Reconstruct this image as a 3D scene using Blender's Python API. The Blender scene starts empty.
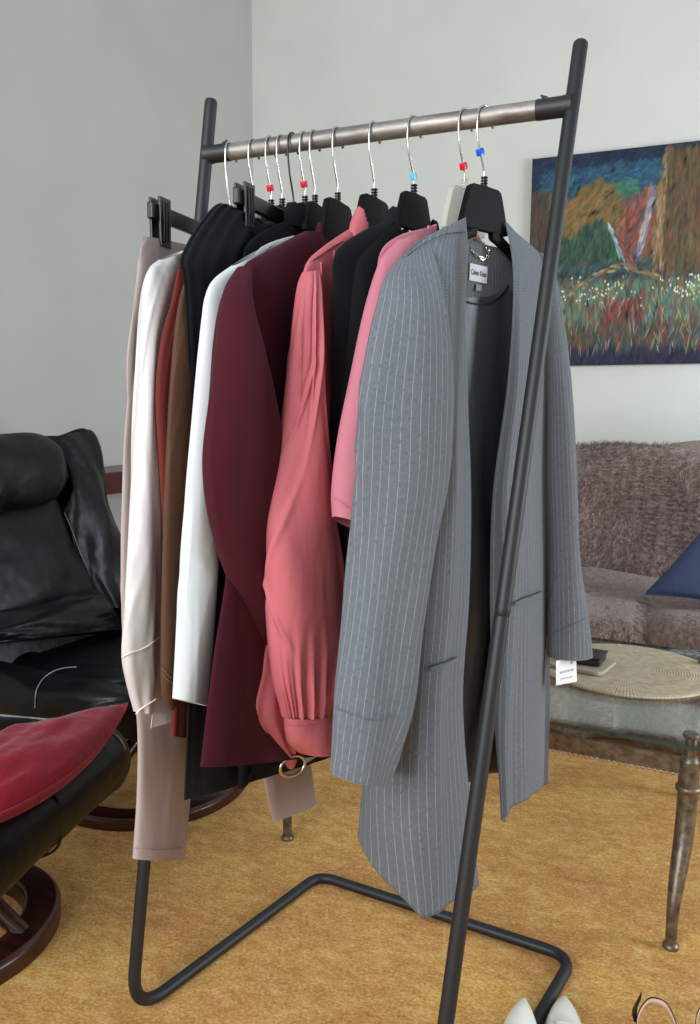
import bpy, bmesh, math, random
import numpy as np
from math import sin, cos, pi, radians, sqrt, atan2
from mathutils import Vector, Matrix, noise

random.seed(7)
RNG = np.random.default_rng(7)
SC = bpy.context.scene
COL = SC.collection

# ------------------------------------------------------------------ camera
F_PX, PITCH, ROLL, CAM_H, YAW = 791.2, 0.121, 0.0062, 1.12, 0.3773


def rz(v, a):
    c, s = cos(a), sin(a)
    return np.array([c * v[0] - s * v[1], s * v[0] + c * v[1], v[2]])


_f = np.array([0, cos(PITCH), -sin(PITCH)])
_r0 = np.array([1.0, 0, 0])
_u0 = np.cross(_r0, _f)
_r = _r0 * cos(ROLL) + _u0 * sin(ROLL)
_u = -_r0 * sin(ROLL) + _u0 * cos(ROLL)
FW, RW, UW = rz(_f, YAW), rz(_r, YAW), rz(_u, YAW)
EYE = np.array([0, 0, CAM_H])
cam_d = bpy.data.cameras.new('camera')
cam = bpy.data.objects.new('camera', cam_d)
COL.objects.link(cam)
M = Matrix.Identity(4)
for i in range(3):
    M[i][0], M[i][1], M[i][2], M[i][3] = RW[i], UW[i], -FW[i], EYE[i]
cam.matrix_world = M
cam_d.sensor_fit = 'VERTICAL'
cam_d.sensor_height = 24.0
cam_d.lens = 24.0 * F_PX / 1024.0
cam_d.clip_start = 0.02
SC.camera = cam

# ------------------------------------------------------------------ light
SC.view_settings.view_transform = 'Standard'
SC.view_settings.look = 'None'
SC.view_settings.gamma = 1.0
SC.view_settings.exposure = 0.0
SC.view_settings.use_curve_mapping = False
world = bpy.data.worlds.new('daylight_room')
SC.world = world
world.use_nodes = True
bg = world.node_tree.nodes['Background']
bg.inputs[0].default_value = (0.90, 0.96, 1.0, 1)
bg.inputs[1].default_value = 0.58


def area_light(name, loc, target, sx, sy, power, color):
    d = bpy.data.lights.new(name, 'AREA')
    d.shape = 'RECTANGLE'
    d.size, d.size_y = sx, sy
    d.energy = power
    d.color = color
    o = bpy.data.objects.new(name, d)
    COL.objects.link(o)
    o.location = loc
    o.rotation_euler = (Vector(target) - Vector(loc)).to_track_quat('-Z', 'Y').to_euler()
    return o


area_light('window_daylight', (-1.3, -1.9, 2.1), (-0.4, 2.5, 0.9), 2.2, 1.8, 135, (0.93, 0.97, 1.0))
area_light('side_window_daylight', (3.2, 2.3, 1.35), (0.9, 4.3, 0.9), 1.6, 1.5, 140, (0.84, 0.93, 1.0))

# ------------------------------------------------------------------ pixel rays of the reference view, used to measure points at real depths


def ray(x, y):
    return FW + RW * (x - 350) / F_PX - UW * (y - 512) / F_PX


def on_plane(x, y, P0, n):
    d = ray(x, y)
    return EYE + d * (np.dot(np.asarray(P0, float) - EYE, n) / np.dot(d, n))


def fl(x, y, z=0.0):
    return on_plane(x, y, (0, 0, z), np.array([0, 0, 1.0]))


def pj(P):
    d = np.asarray(P, float) - EYE
    z = d @ FW
    return np.stack([350 + F_PX * (d @ RW) / z, 512 - F_PX * (d @ UW) / z], -1)


# ------------------------------------------------------------------ materials
def lin(c):
    out = []
    for v in c[:3]:
        v = v / 255.0
        out.append(v / 12.92 if v <= 0.04045 else ((v + 0.055) / 1.055) ** 2.4)
    return tuple(out) + (1.0,)


class NT:
    def __init__(self, name):
        self.m = bpy.data.materials.new(name)
        self.m.use_nodes = True
        self.t = self.m.node_tree
        self.b = self.t.nodes['Principled BSDF']
        self.out = self.t.nodes['Material Output']

    def n(self, typ, **kw):
        nd = self.t.nodes.new(typ)
        for k, v in kw.items():
            if k.startswith('_'):
                setattr(nd, k[1:], v)
            else:
                nd.inputs[k.replace('__', ' ')].default_value = v
        return nd

    def l(self, a, b):
        self.t.links.new(a, b)

    def coord(self, kind='Object', scale=(1, 1, 1), rot=(0, 0, 0)):
        tc = self.n('ShaderNodeTexCoord')
        mp = self.n('ShaderNodeMapping')
        mp.inputs['Scale'].default_value = scale
        mp.inputs['Rotation'].default_value = rot
        self.l(tc.outputs[kind], mp.inputs['Vector'])
        return mp.outputs['Vector']

    def noise(self, vec, scale, detail=4, rough=0.5):
        nd = self.n('ShaderNodeTexNoise')
        nd.inputs['Scale'].default_value = scale
        nd.inputs['Detail'].default_value = detail
        nd.inputs['Roughness'].default_value = rough
        self.l(vec, nd.inputs['Vector'])
        return nd.outputs['Fac']

    def ramp(self, fac, stops):
        nd = self.n('ShaderNodeValToRGB')
        els = nd.color_ramp.elements
        while len(els) < len(stops):
            els.new(0.5)
        for e, (p, c) in zip(els, stops):
            e.position = p
            e.color = c
        self.l(fac, nd.inputs['Fac'])
        return nd.outputs['Color']

    def math(self, op, a, b=None, c=None):
        nd = self.n('ShaderNodeMath')
        nd.operation = op
        for i, v in enumerate((a, b, c)):
            if v is None:
                continue
            if isinstance(v, (int, float)):
                nd.inputs[i].default_value = v
            else:
                self.l(v, nd.inputs[i])
        return nd.outputs[0]

    def mix(self, fac, a, b, mode='MIX'):
        nd = self.n('ShaderNodeMix')
        nd.data_type = 'RGBA'
        nd.blend_type = mode
        for sock, v in ((nd.inputs[0], fac), (nd.inputs[6], a), (nd.inputs[7], b)):
            if isinstance(v, (int, float, tuple)):
                sock.default_value = v
            else:
                self.l(v, sock)
        return nd.outputs[2]

    def bump(self, h, strength=0.3, dist=0.01, normal=None):
        nd = self.n('ShaderNodeBump')
        nd.inputs['Strength'].default_value = strength
        nd.inputs['Distance'].default_value = dist
        self.l(h, nd.inputs['Height'])
        if normal is not None:
            self.l(normal, nd.inputs['Normal'])
        self.l(nd.outputs[0], self.b.inputs['Normal'])
        return nd.outputs[0]


def tone(c, k):
    return (min(1, c[0] * k), min(1, c[1] * k), min(1, c[2] * k), 1)


def simple(name, rgb, rough=0.5, metal=0.0, bump=0.0, bscale=200, var=0.0, vscale=20, spec=0.5):
    t = NT(name)
    c = lin(rgb)
    t.b.inputs['Base Color'].default_value = c
    t.b.inputs['Roughness'].default_value = rough
    t.b.inputs['Metallic'].default_value = metal
    t.b.inputs['Specular IOR Level'].default_value = spec
    v = t.coord()
    if var:
        t.l(t.ramp(t.noise(v, vscale, 5), [(0.3, tone(c, 1 - var)), (0.7, tone(c, 1 + var))]), t.b.inputs['Base Color'])
    if bump:
        t.bump(t.noise(v, bscale, 3), bump, 0.002)
    return t.m


def cloth(name, rgb, rough=0.85, sheen=0.15, weave=900, bump=0.25, var=0.06, crease=0.25, stretch=0.22, spec=0.16):
    """Woven cloth: fine thread grain, faint mottling and soft hanging creases."""
    t = NT(name)
    c = lin(rgb)
    b = t.b
    b.inputs['Roughness'].default_value = rough
    b.inputs['Specular IOR Level'].default_value = spec
    b.inputs['Sheen Weight'].default_value = sheen * 0.3
    b.inputs['Sheen Roughness'].default_value = 0.5
    v = t.coord()
    fine = t.noise(v, weave, 2)
    col = t.ramp(fine, [(0.25, tone(c, 1 - var)), (0.75, tone(c, 1 + var))])
    t.l(col, b.inputs['Base Color'])
    vs = t.coord('Object', (1, 1, stretch))
    n1 = t.bump(t.noise(vs, 22, 2), crease, 0.012)
    t.bump(fine, bump, 0.0006, n1)
    return t.m


def make_pinstripe():
    t = NT('grey_pinstripe_suiting')
    b = t.b
    b.inputs['Roughness'].default_value = 0.85
    b.inputs['Specular IOR Level'].default_value = 0.25
    b.inputs['Sheen Weight'].default_value = 0.06
    tc = t.n('ShaderNodeTexCoord')
    sp = t.n('ShaderNodeSeparateXYZ')
    t.l(tc.outputs['UV'], sp.inputs[0])
    u, w = sp.outputs[0], sp.outputs[1]
    mp = t.n('ShaderNodeMapping')
    mp.inputs['Scale'].default_value = (900, 130, 1)
    t.l(tc.outputs['UV'], mp.inputs['Vector'])
    n1 = t.noise(mp.outputs[0], 1.0, 3)
    mp2 = t.n('ShaderNodeMapping')
    mp2.inputs['Scale'].default_value = (120, 900, 1)
    t.l(tc.outputs['UV'], mp2.inputs['Vector'])
    n2 = t.noise(mp2.outputs[0], 1.0, 3)
    base = t.mix(0.5, t.ramp(n1, [(0.25, lin((74, 80, 87))), (0.75, lin((122, 129, 137)))]),
                 t.ramp(n2, [(0.25, lin((74, 80, 87))), (0.75, lin((122, 129, 137)))]))
    fr = t.math('FRACT', t.math('MULTIPLY', u, 1 / 0.0118))
    line = t.math('LESS_THAN', t.math('ABSOLUTE', t.math('SUBTRACT', fr, 0.5)), 0.042)
    dash = t.math('GREATER_THAN', t.math('FRACT', t.math('MULTIPLY', w, 1 / 0.0032)), 0.38)
    dashn = t.math('GREATER_THAN', n1, 0.40)
    fac = t.math('MULTIPLY', t.math('MULTIPLY', line, dash), t.math('MULTIPLY', dashn, 0.46))
    t.l(t.mix(fac, base, lin((208, 213, 218))), b.inputs['Base Color'])
    vs = t.coord('Object', (1, 1, 0.3))
    nb = t.bump(t.noise(vs, 16, 2), 0.25, 0.012)
    t.bump(t.math('ADD', n1, n2), 0.2, 0.0006, nb)
    return t.m


def make_carpet():
    t = NT('gold_cut_pile_carpet')
    b = t.b
    b.inputs['Roughness'].default_value = 0.95
    b.inputs['Specular IOR Level'].default_value = 0.1
    b.inputs['Sheen Weight'].default_value = 0.1
    b.inputs['Sheen Roughness'].default_value = 0.4
    v = t.coord()
    vs = t.coord('Object', (1, 1.7, 1), (0, 0, radians(-20)))
    big = t.noise(vs, 3.0, 5, 0.6)
    mid = t.noise(vs, 20, 7, 0.8)
    fine = t.noise(t.coord('Object', (1, 1.3, 1), (0, 0, radians(-20))), 130, 5, 0.85)
    c1 = t.ramp(mid, [(0.38, lin((170, 120, 56))), (0.5, lin((208, 160, 90))), (0.62, lin((240, 210, 154)))])
    c2 = t.ramp(fine, [(0.34, lin((126, 84, 34))), (0.5, lin((210, 163, 93))), (0.64, lin((253, 230, 180)))])
    c = t.mix(0.55, c1, c2)
    c = t.mix(0.35, c, t.ramp(big, [(0.38, lin((166, 112, 44))), (0.62, lin((240, 206, 142)))]), 'OVERLAY')
    t.l(c, b.inputs['Base Color'])
    nb = t.bump(fine, 0.7, 0.008)
    t.bump(mid, 0.4, 0.012, nb)
    return t.m


def make_wall(name, rgb):
    t = NT(name)
    c = lin(rgb)
    t.b.inputs['Roughness'].default_value = 0.85
    v = t.coord()
    t.l(t.ramp(t.noise(v, 3, 3), [(0.3, tone(c, 0.97)), (0.7, tone(c, 1.03))]), t.b.inputs['Base Color'])
    t.bump(t.noise(v, 90, 4), 0.06, 0.004)
    return t.m


def make_leather(name, rgb):
    t = NT(name)
    c = lin(rgb)
    b = t.b
    v = t.coord()
    wear = t.noise(v, 9, 6, 0.65)
    t.l(t.ramp(wear, [(0.3, c), (0.62, tone(c, 1.3)), (0.76, tone(c, 3.0))]), b.inputs['Base Color'])
    t.l(t.ramp(wear, [(0.3, (0.32, 0.32, 0.32, 1)), (0.75, (0.5, 0.5, 0.5, 1))]), b.inputs['Roughness'])
    b.inputs['Specular IOR Level'].default_value = 0.25
    vor = t.n('ShaderNodeTexVoronoi')
    vor.feature = 'DISTANCE_TO_EDGE'
    vor.inputs['Scale'].default_value = 260
    t.l(v, vor.inputs['Vector'])
    n0 = t.bump(t.noise(t.coord('Object', (1, 1, 1)), 11, 2, 0.5), 0.5, 0.014)
    t.bump(vor.outputs['Distance'], 0.25, 0.0012, n0)
    return t.m


def make_fur(name, cs):
    t = NT(name)
    t.b.inputs['Roughness'].default_value = 0.9
    t.b.inputs['Specular IOR Level'].default_value = 0.2
    t.b.inputs['Sheen Weight'].default_value = 0.3
    v = t.coord()
    f = t.noise(t.coord('Object', (1.6, 1, 1)), 42, 6, 0.8)
    g = t.noise(v, 4, 4, 0.6)
    a = t.ramp(f, [(0.36, lin(cs[0])), (0.5, lin(cs[1])), (0.63, lin(cs[2]))])
    t.l(t.mix(0.35, a, t.ramp(g, [(0.4, lin(cs[0])), (0.6, lin(cs[2]))]), 'OVERLAY'), t.b.inputs['Base Color'])
    t.bump(t.noise(v, 120, 5, 0.7), 0.8, 0.012)
    return t.m


def make_wood(name, c1, c2, rough=0.35):
    t = NT(name)
    v = t.coord('Object', (2, 18, 18))
    t.l(t.ramp(t.noise(v, 3, 6, 0.6), [(0.3, lin(c1)), (0.7, lin(c2))]), t.b.inputs['Base Color'])
    t.b.inputs['Roughness'].default_value = rough
    return t.m


def make_worn_metal(name, c1, c2, rough=0.42, scale=60, stretch=(1, 1, 1)):
    t = NT(name)
    v = t.coord('Object', stretch)
    f = t.noise(v, scale, 6, 0.7)
    t.l(t.ramp(f, [(0.32, lin(c1)), (0.66, lin(c2))]), t.b.inputs['Base Color'])
    t.b.inputs['Metallic'].default_value = 0.75
    t.b.inputs['Roughness'].default_value = rough
    t.bump(f, 0.2, 0.001)
    return t.m


def make_glass():
    t = NT('clear_table_glass')
    t.t.nodes.remove(t.b)
    tr = t.n('ShaderNodeBsdfTransparent')
    tr.inputs[0].default_value = (0.95, 0.975, 0.965, 1)
    gl = t.n('ShaderNodeBsdfGlossy')
    gl.inputs['Roughness'].default_value = 0.03
    gl.inputs[0].default_value = (0.95, 1, 0.98, 1)
    fr = t.n('ShaderNodeFresnel')
    ge = t.n('ShaderNodeNewGeometry')
    t.l(t.math('MULTIPLY_ADD', ge.outputs['Backfacing'], 1 / 1.52 - 1.52, 1.52), fr.inputs[0])     # the same reflectance on the way in and out
    mx = t.n('ShaderNodeMixShader')
    t.l(fr.outputs[0], mx.inputs[0])
    t.l(tr.outputs[0], mx.inputs[1])
    t.l(gl.outputs[0], mx.inputs[2])
    t.l(mx.outputs[0], t.out.inputs[0])
    return t.m


def make_clear_plastic(name, rgb, alpha):
    t = NT(name)
    t.b.inputs['Base Color'].default_value = lin(rgb)
    t.b.inputs['Roughness'].default_value = 0.12
    t.b.inputs['Alpha'].default_value = alpha
    return t.m


def make_vcol(name, rough=0.5):
    t = NT(name)
    a = t.n('ShaderNodeVertexColor')
    a.layer_name = 'paint'
    t.l(a.outputs[0], t.b.inputs['Base Color'])
    t.b.inputs['Roughness'].default_value = rough
    t.b.inputs['Specular IOR Level'].default_value = 0.25
    v = t.coord()
    t.bump(t.noise(v, 160, 3), 0.3, 0.002)
    return t.m


def make_woven():
    t = NT('pale_straw_weave')
    c1, c2 = lin((152, 136, 110)), lin((206, 192, 164))
    tc = t.n('ShaderNodeTexCoord')
    sp = t.n('ShaderNodeSeparateXYZ')
    t.l(tc.outputs['Object'], sp.inputs[0])
    r = t.math('SQRT', t.math('ADD', t.math('POWER', sp.outputs[0], 2), t.math('POWER', sp.outputs[1], 2)))
    ring = t.math('SINE', t.math('MULTIPLY', r, 900))
    ang = t.math('ARCTAN2', sp.outputs[1], sp.outputs[0])
    st = t.math('SINE', t.math('MULTIPLY', ang, 160))
    h = t.math('MULTIPLY_ADD', ring, 0.3, t.math('MULTIPLY_ADD', st, 0.2, 0.5))
    n = t.noise(tc.outputs['Object'], 60, 4)
    t.l(t.mix(0.5, t.ramp(h, [(0.1, c1), (0.9, c2)]), t.ramp(n, [(0.3, c1), (0.7, c2)])), t.b.inputs['Base Color'])
    t.b.inputs['Roughness'].default_value = 0.8
    t.bump(h, 0.6, 0.003)
    return t.m


MAT = {}
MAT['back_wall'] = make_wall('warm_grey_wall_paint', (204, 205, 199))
MAT['left_wall'] = make_wall('shaded_grey_wall_paint', (176, 176, 171))  # base colour darkened for the dim, grazing light on this wall
MAT['carpet'] = make_carpet()
MAT['post'] = simple('black_powder_coat', (27, 29, 33), 0.5, 0, 0.1, 500)
MAT['rail'] = make_worn_metal('brushed_aged_steel', (100, 95, 91), (172, 166, 160), 0.52, 30, (0.25, 1, 1))
MAT['chrome'] = simple('polished_steel_wire', (205, 205, 203), 0.18, 1.0)
MAT['plastic'] = simple('glossy_black_plastic', (20, 20, 21), 0.28)
MAT['plastic_matte'] = simple('satin_black_plastic', (7, 6, 6), 0.6, spec=0.15)
MAT['red_cube'] = simple('red_size_plastic', (206, 24, 46), 0.25)
MAT['cyan_cube'] = simple('cyan_size_plastic', (96, 196, 226), 0.25)
MAT['blue_cube'] = simple('blue_size_plastic', (28, 92, 214), 0.25)
MAT['pink_cube'] = simple('pink_size_plastic', (235, 140, 160), 0.3)
MAT['clear'] = make_clear_plastic('clear_acrylic', (214, 214, 202), 0.42)
MAT['tan'] = make_wood('pale_tan_wood', (170, 128, 70), (206, 166, 104))
MAT['coat'] = make_pinstripe()
MAT['lining'] = cloth('slate_satin_lining', (76, 82, 92), 0.42, 0.0, 900, 0.1, 0.04, 0.5, 0.3, 0.5)
MAT['pink'] = cloth('pale_pink_crepe', (190, 118, 133), 0.85, 0.2)
MAT['black_knit'] = cloth('black_crepe', (24, 25, 28), 0.9, 0.05, 700)
MAT['coral'] = cloth('coral_pink_cotton', (192, 104, 112), 0.75, 0.1, 1000, 0.15, 0.03, 0.45, 0.35)
MAT['burgundy'] = cloth('burgundy_suiting', (66, 18, 30), 0.85, 0.12, 900, 0.2, 0.1)
MAT['white'] = cloth('white_crepe', (208, 214, 217), 0.8, 0.1, 900, 0.12, 0.02, 0.25)
MAT['black_skirt'] = cloth('black_chiffon', (25, 27, 32), 0.75, 0.05, 900)
MAT['brown'] = cloth('brown_suede', (84, 58, 43), 0.6, 0.05, 500, 0.15, 0.1, 0.2)
MAT['rust'] = cloth('rust_red_crepe', (102, 40, 36), 0.7, 0.1)
MAT['cream'] = cloth('cream_satin', (206, 204, 205), 0.42, 0.05, 900, 0.08, 0.02, 0.5, 0.4, 0.45)
MAT['taupe'] = cloth('taupe_twill', (172, 157, 154), 0.8, 0.1)
MAT['leather'] = make_leather('black_leather', (9, 9, 11))
MAT['worn_piping'] = simple('worn_grey_piping', (120, 122, 126), 0.5, 0, 0.3, 300, 0.3, 60)
MAT['dark_wood'] = make_wood('dark_mahogany', (28, 12, 10), (62, 26, 18), 0.25)
MAT['ring_side'] = make_wood('red_brown_bentwood', (44, 21, 14), (74, 37, 23), 0.3)
MAT['shelf_wood'] = make_wood('polished_mahogany', (56, 9, 13), (84, 17, 22), 0.3)
MAT['velvet_red'] = cloth('crimson_velvet', (140, 16, 40), 0.8, 0.5, 500, 0.2, 0.12, 0.6, 0.8)
MAT['navy'] = cloth('navy_linen', (66, 76, 106), 0.85, 0.2, 500, 0.2, 0.08)
MAT['fur'] = make_fur('taupe_faux_fur', ((118, 99, 94), (148, 129, 123), (172, 154, 148)))
MAT['fur_hair'] = make_fur('taupe_faux_fur_hair', ((118, 99, 94), (154, 134, 128), (196, 178, 171)))
MAT['glass'] = make_glass()
MAT['glass_rim'] = simple('dark_green_glass_rim', (16, 64, 57), 0.08, 0, 0, 100, 0, 10, 0.9)
MAT['bronze'] = make_worn_metal('antiqued_pewter', (78, 68, 58), (140, 128, 112), 0.42, 45)
MAT['bronze_rope'] = make_worn_metal('bright_pewter', (170, 160, 146), (225, 216, 202), 0.4, 200)
MAT['woven'] = make_woven()
MAT['stone'] = simple('pale_travertine', (174, 162, 142), 0.45, 0, 0.15, 60, 0.12, 25)
MAT['dark_case'] = simple('dark_brown_case', (44, 38, 35), 0.4)
MAT['paint'] = make_vcol('oil_paint', 0.6)
MAT['canvas'] = simple('dark_canvas_edge', (26, 30, 40), 0.7)
MAT['white_leather'] = simple('ivory_patent', (232, 230, 222), 0.28, 0, 0.05, 200, 0.02, 30)
MAT['black_strap'] = simple('black_strap_leather', (22, 21, 21), 0.3)
MAT['nude'] = simple('beige_insole_leather', (214, 180, 160), 0.5, 0, 0.1, 300, 0.04)
MAT['silver'] = simple('silver_ring_metal', (206, 196, 182), 0.22, 1.0)
MAT['label'] = simple('white_woven_label', (226, 231, 240), 0.8)
MAT['label_grey'] = simple('grey_size_label', (150, 148, 144), 0.8)
MAT['paper'] = simple('white_tag_paper', (244, 246, 250), 0.7)
MAT['ink'] = simple('grey_blue_ink', (176, 180, 204), 0.8)
MAT['ink_dark'] = simple('dark_label_thread', (54, 58, 68), 0.8)
MAT['thread'] = simple('tan_stitching', (120, 92, 70), 0.8)
MAT['cream_thread'] = simple('ivory_seam', (242, 236, 230), 0.6)

# ------------------------------------------------------------------ object helpers


def tag(o, label=None, cat=None, group=None, kind=None):
    if label:
        o['label'] = label
    if cat:
        o['category'] = cat
    if group:
        o['group'] = group
    if kind:
        o['kind'] = kind
    return o


def thing(name, label, cat, loc=(0, 0, 0), rot=0.0, group=None):
    o = bpy.data.objects.new(name, None)
    o.empty_display_size = 0.05
    COL.objects.link(o)
    o.location = loc
    o.rotation_euler = (0, 0, rot)
    return tag(o, label, cat, group)


def chain_matrix(o):
    m = Matrix.Identity(4)
    while o is not None:
        m = Matrix.Translation(o.location) @ o.rotation_euler.to_matrix().to_4x4() @ m
        o = o.parent
    return m


def obj(name, V, Fc, mat, parent=None, smooth=True, uv=None, world_coords=True, mats=None, midx=None, origin=None):
    """One mesh object. V is given in world coordinates unless world_coords is False (then in the parent's)."""
    V = np.asarray(V, float)
    loc = np.zeros(3)
    if parent is not None and world_coords:
        mi = np.array(chain_matrix(parent).inverted())
        V = V @ mi[:3, :3].T + mi[:3, 3]
    elif parent is None:
        loc = np.asarray(origin, float) if origin is not None else np.array([(V[:, 0].min() + V[:, 0].max()) / 2, (V[:, 1].min() + V[:, 1].max()) / 2, V[:, 2].min()])
        V = V - loc
    me = bpy.data.meshes.new(name)
    me.from_pydata(V.tolist(), [], [list(map(int, f)) for f in Fc])
    for m in (mats or [mat]):
        me.materials.append(m)
    if smooth:
        me.polygons.foreach_set('use_smooth', [True] * len(me.polygons))
        me.set_sharp_from_angle(angle=radians(55))
    if midx is not None:
        me.polygons.foreach_set('material_index', [int(i) for i in midx])
    if uv is not None:
        lay = me.uv_layers.new(name='cloth')
        li = np.empty(len(me.loops), int)
        me.loops.foreach_get('vertex_index', li)
        lay.data.foreach_set('uv', np.asarray(uv, float)[li].ravel())
    me.update()
    o = bpy.data.objects.new(name, me)
    COL.objects.link(o)
    if parent is not None:
        o.parent = parent
    else:
        o.location = loc
    return o


def solid(o, th, off=-1.0, moff=0):
    m = o.modifiers.new('thickness', 'SOLIDIFY')
    m.thickness = th
    m.offset = off
    m.material_offset = moff
    m.material_offset_rim = 0
    return o


def bevel(o, w, seg=2):
    m = o.modifiers.new('edges', 'BEVEL')
    m.width = w
    m.segments = seg
    m.limit_method = 'ANGLE'
    m.angle_limit = radians(40)
    return o


def catmull(P, n, closed=False, t=None):
    """Catmull-Rom resample of control points P (k x d) to n points (or at parameters t in 0..k-1)."""
    P = np.asarray(P, float)
    k = len(P)
    if t is None:
        t = np.linspace(0, k - 1 if not closed else k, n, endpoint=not closed)
    i = np.floor(t).astype(int)
    if not closed:
        i = np.clip(i, 0, k - 2)
    f = (t - i)[:, None]
    if closed:
        p0, p1, p2, p3 = P[(i - 1) % k], P[i % k], P[(i + 1) % k], P[(i + 2) % k]
    else:
        p1, p2 = P[i], P[i + 1]
        p0 = np.where((i > 0)[:, None], P[np.maximum(i - 1, 0)], 2 * p1 - p2)
        p3 = np.where((i < k - 2)[:, None], P[np.minimum(i + 2, k - 1)], 2 * p2 - p1)
    m1, m2 = (p2 - p0) / 2, (p3 - p1) / 2
    # limit tangents so that uneven control points do not overshoot
    d = np.linalg.norm(p2 - p1, axis=1, keepdims=True) + 1e-9
    for m in (m1, m2):
        L = np.linalg.norm(m, axis=1, keepdims=True) + 1e-9
        m *= np.minimum(1, 1.4 * d / L)
    f2, f3 = f * f, f * f * f
    return (2 * f3 - 3 * f2 + 1) * p1 + (f3 - 2 * f2 + f) * m1 + (-2 * f3 + 3 * f2) * p2 + (f3 - f2) * m2


def grid_faces(nr, nc, closed=False, base=0):
    Fc = []
    m = nc if closed else nc - 1
    for i in range(nr - 1):
        for j in range(m):
            a = base + i * nc + j
            b = base + i * nc + (j + 1) % nc
            Fc.append((a, b, b + nc, a + nc))
    return Fc


def sweep(path, radius, n=10, sub=0, closed=False, caps=True):
    """Round tube along a path: (V, F). radius may be a list per path point."""
    P = np.asarray(path, float)
    Rr = np.broadcast_to(np.asarray(radius, float), (len(P),)).copy()
    if sub:
        k = len(P)
        Q = catmull(np.column_stack([P, Rr]), sub, closed)
        P, Rr = Q[:, :3], Q[:, 3]
    k = len(P)
    T = np.roll(P, -1, 0) - np.roll(P, 1, 0) if closed else np.gradient(P, axis=0)
    T /= np.linalg.norm(T, axis=1, keepdims=True) + 1e-12
    ref = np.array([0, 0, 1.0]) if abs(T[0][2]) < 0.9 else np.array([1.0, 0, 0])
    V = []
    A = np.cross(T[0], ref)
    A /= np.linalg.norm(A)
    for i in range(k):
        A = A - T[i] * (A @ T[i])
        A /= np.linalg.norm(A) + 1e-12
        B = np.cross(T[i], A)
        for j in range(n):
            a = 2 * pi * j / n
            V.append(P[i] + Rr[i] * (cos(a) * A + sin(a) * B))
    Fc = []
    for i in range(k if closed else k - 1):
        for j in range(n):
            a, b = i * n + j, i * n + (j + 1) % n
            c, d = ((i + 1) % k) * n + (j + 1) % n, ((i + 1) % k) * n + j
            Fc.append((a, d, c, b))
    if caps and not closed:
        Fc.append(tuple(range(n)))
        Fc.append(tuple(reversed(range((k - 1) * n, k * n))))
    return np.array(V), Fc


def join(*parts):
    V, Fc, b = [], [], 0
    for v, f in parts:
        V.append(np.asarray(v, float))
        Fc += [tuple(i + b for i in q) for q in f]
        b += len(v)
    return np.vstack(V), Fc


def box(c, s, rot=0.0):
    c, s = np.asarray(c, float), np.asarray(s, float) / 2
    V = []
    for z in (-1, 1):
        for x, y in ((-1, -1), (1, -1), (1, 1), (-1, 1)):
            p = np.array([x * s[0], y * s[1], z * s[2]])
            V.append(c + rz(p, rot))
    return np.array(V), [(3, 2, 1, 0), (4, 5, 6, 7), (0, 1, 5, 4), (1, 2, 6, 5), (2, 3, 7, 6), (3, 0, 4, 7)]


def lathe(prof, c, n=32):
    """prof: (radius, z) list; closed on the axis when radius 0."""
    V, k = [], len(prof)
    for r, z in prof:
        for j in range(n):
            a = 2 * pi * j / n
            V.append((c[0] + r * cos(a), c[1] + r * sin(a), c[2] + z))
    Fc = grid_faces(k, n, True)
    Fc.append(tuple(reversed(range(n))))
    Fc.append(tuple(range((k - 1) * n, k * n)))
    return np.array(V), Fc


def rbox(size, r, n=14, bulge=0.0, bump=0.0, bscale=6.0, seed=0.0):
    """Padded box: rounded edges, swollen faces, soft noise. Centre at 0."""
    s = np.asarray(size, float) / 2
    bm = bmesh.new()
    bmesh.ops.create_cube(bm, size=2)
    bmesh.ops.subdivide_edges(bm, edges=bm.edges[:], cuts=n, use_grid_fill=True)
    V = np.array([v.co[:] for v in bm.verts])
    Fc = [tuple(v.index for v in f.verts) for f in bm.faces]
    bm.free()
    V = np.sin(V * pi / 2 * 0.999) * 0.35 + V * 0.65
    P = V * s
    inner = np.maximum(s - r, 1e-4)
    Q = np.clip(P, -inner, inner)
    D = P - Q
    L = np.linalg.norm(D, axis=1, keepdims=True)
    P = Q + np.where(L > 1e-9, D / np.maximum(L, 1e-9) * r, 0)
    if bulge:
        q = V
        for ax in range(3):
            o1, o2 = (ax + 1) % 3, (ax + 2) % 3
            P[:, ax] += bulge * np.sign(q[:, ax]) * np.abs(q[:, ax]) ** 3 * (1 - q[:, o1] ** 2) * (1 - q[:, o2] ** 2)
    if bump:
        for i in range(len(P)):
            d = noise.noise(Vector(P[i] * bscale + seed))
            nn = V[i] / (np.linalg.norm(V[i]) + 1e-9)
            P[i] += nn * d * bump
    return P, Fc


def xform(VF, loc, ex=(1, 0, 0), ey=(0, 1, 0), ez=(0, 0, 1)):
    V, Fc = VF
    R = np.column_stack([ex, ey, ez])
    return V @ R.T + np.asarray(loc, float), Fc


def unit(v):
    v = np.asarray(v, float)
    return v / np.linalg.norm(v)


# ------------------------------------------------------------------ setting
def plane_obj(name, corners, mat, nx=1, ny=1):
    c = [np.asarray(p, float) for p in corners]
    V = []
    for j in range(ny + 1):
        for i in range(nx + 1):
            u, v = i / nx, j / ny
            V.append((c[0] * (1 - u) + c[1] * u) * (1 - v) + (c[3] * (1 - u) + c[2] * u) * v)
    o = obj(name, V, grid_faces(ny + 1, nx + 1), mat, smooth=False)
    tag(o, kind='structure')
    return o


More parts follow.
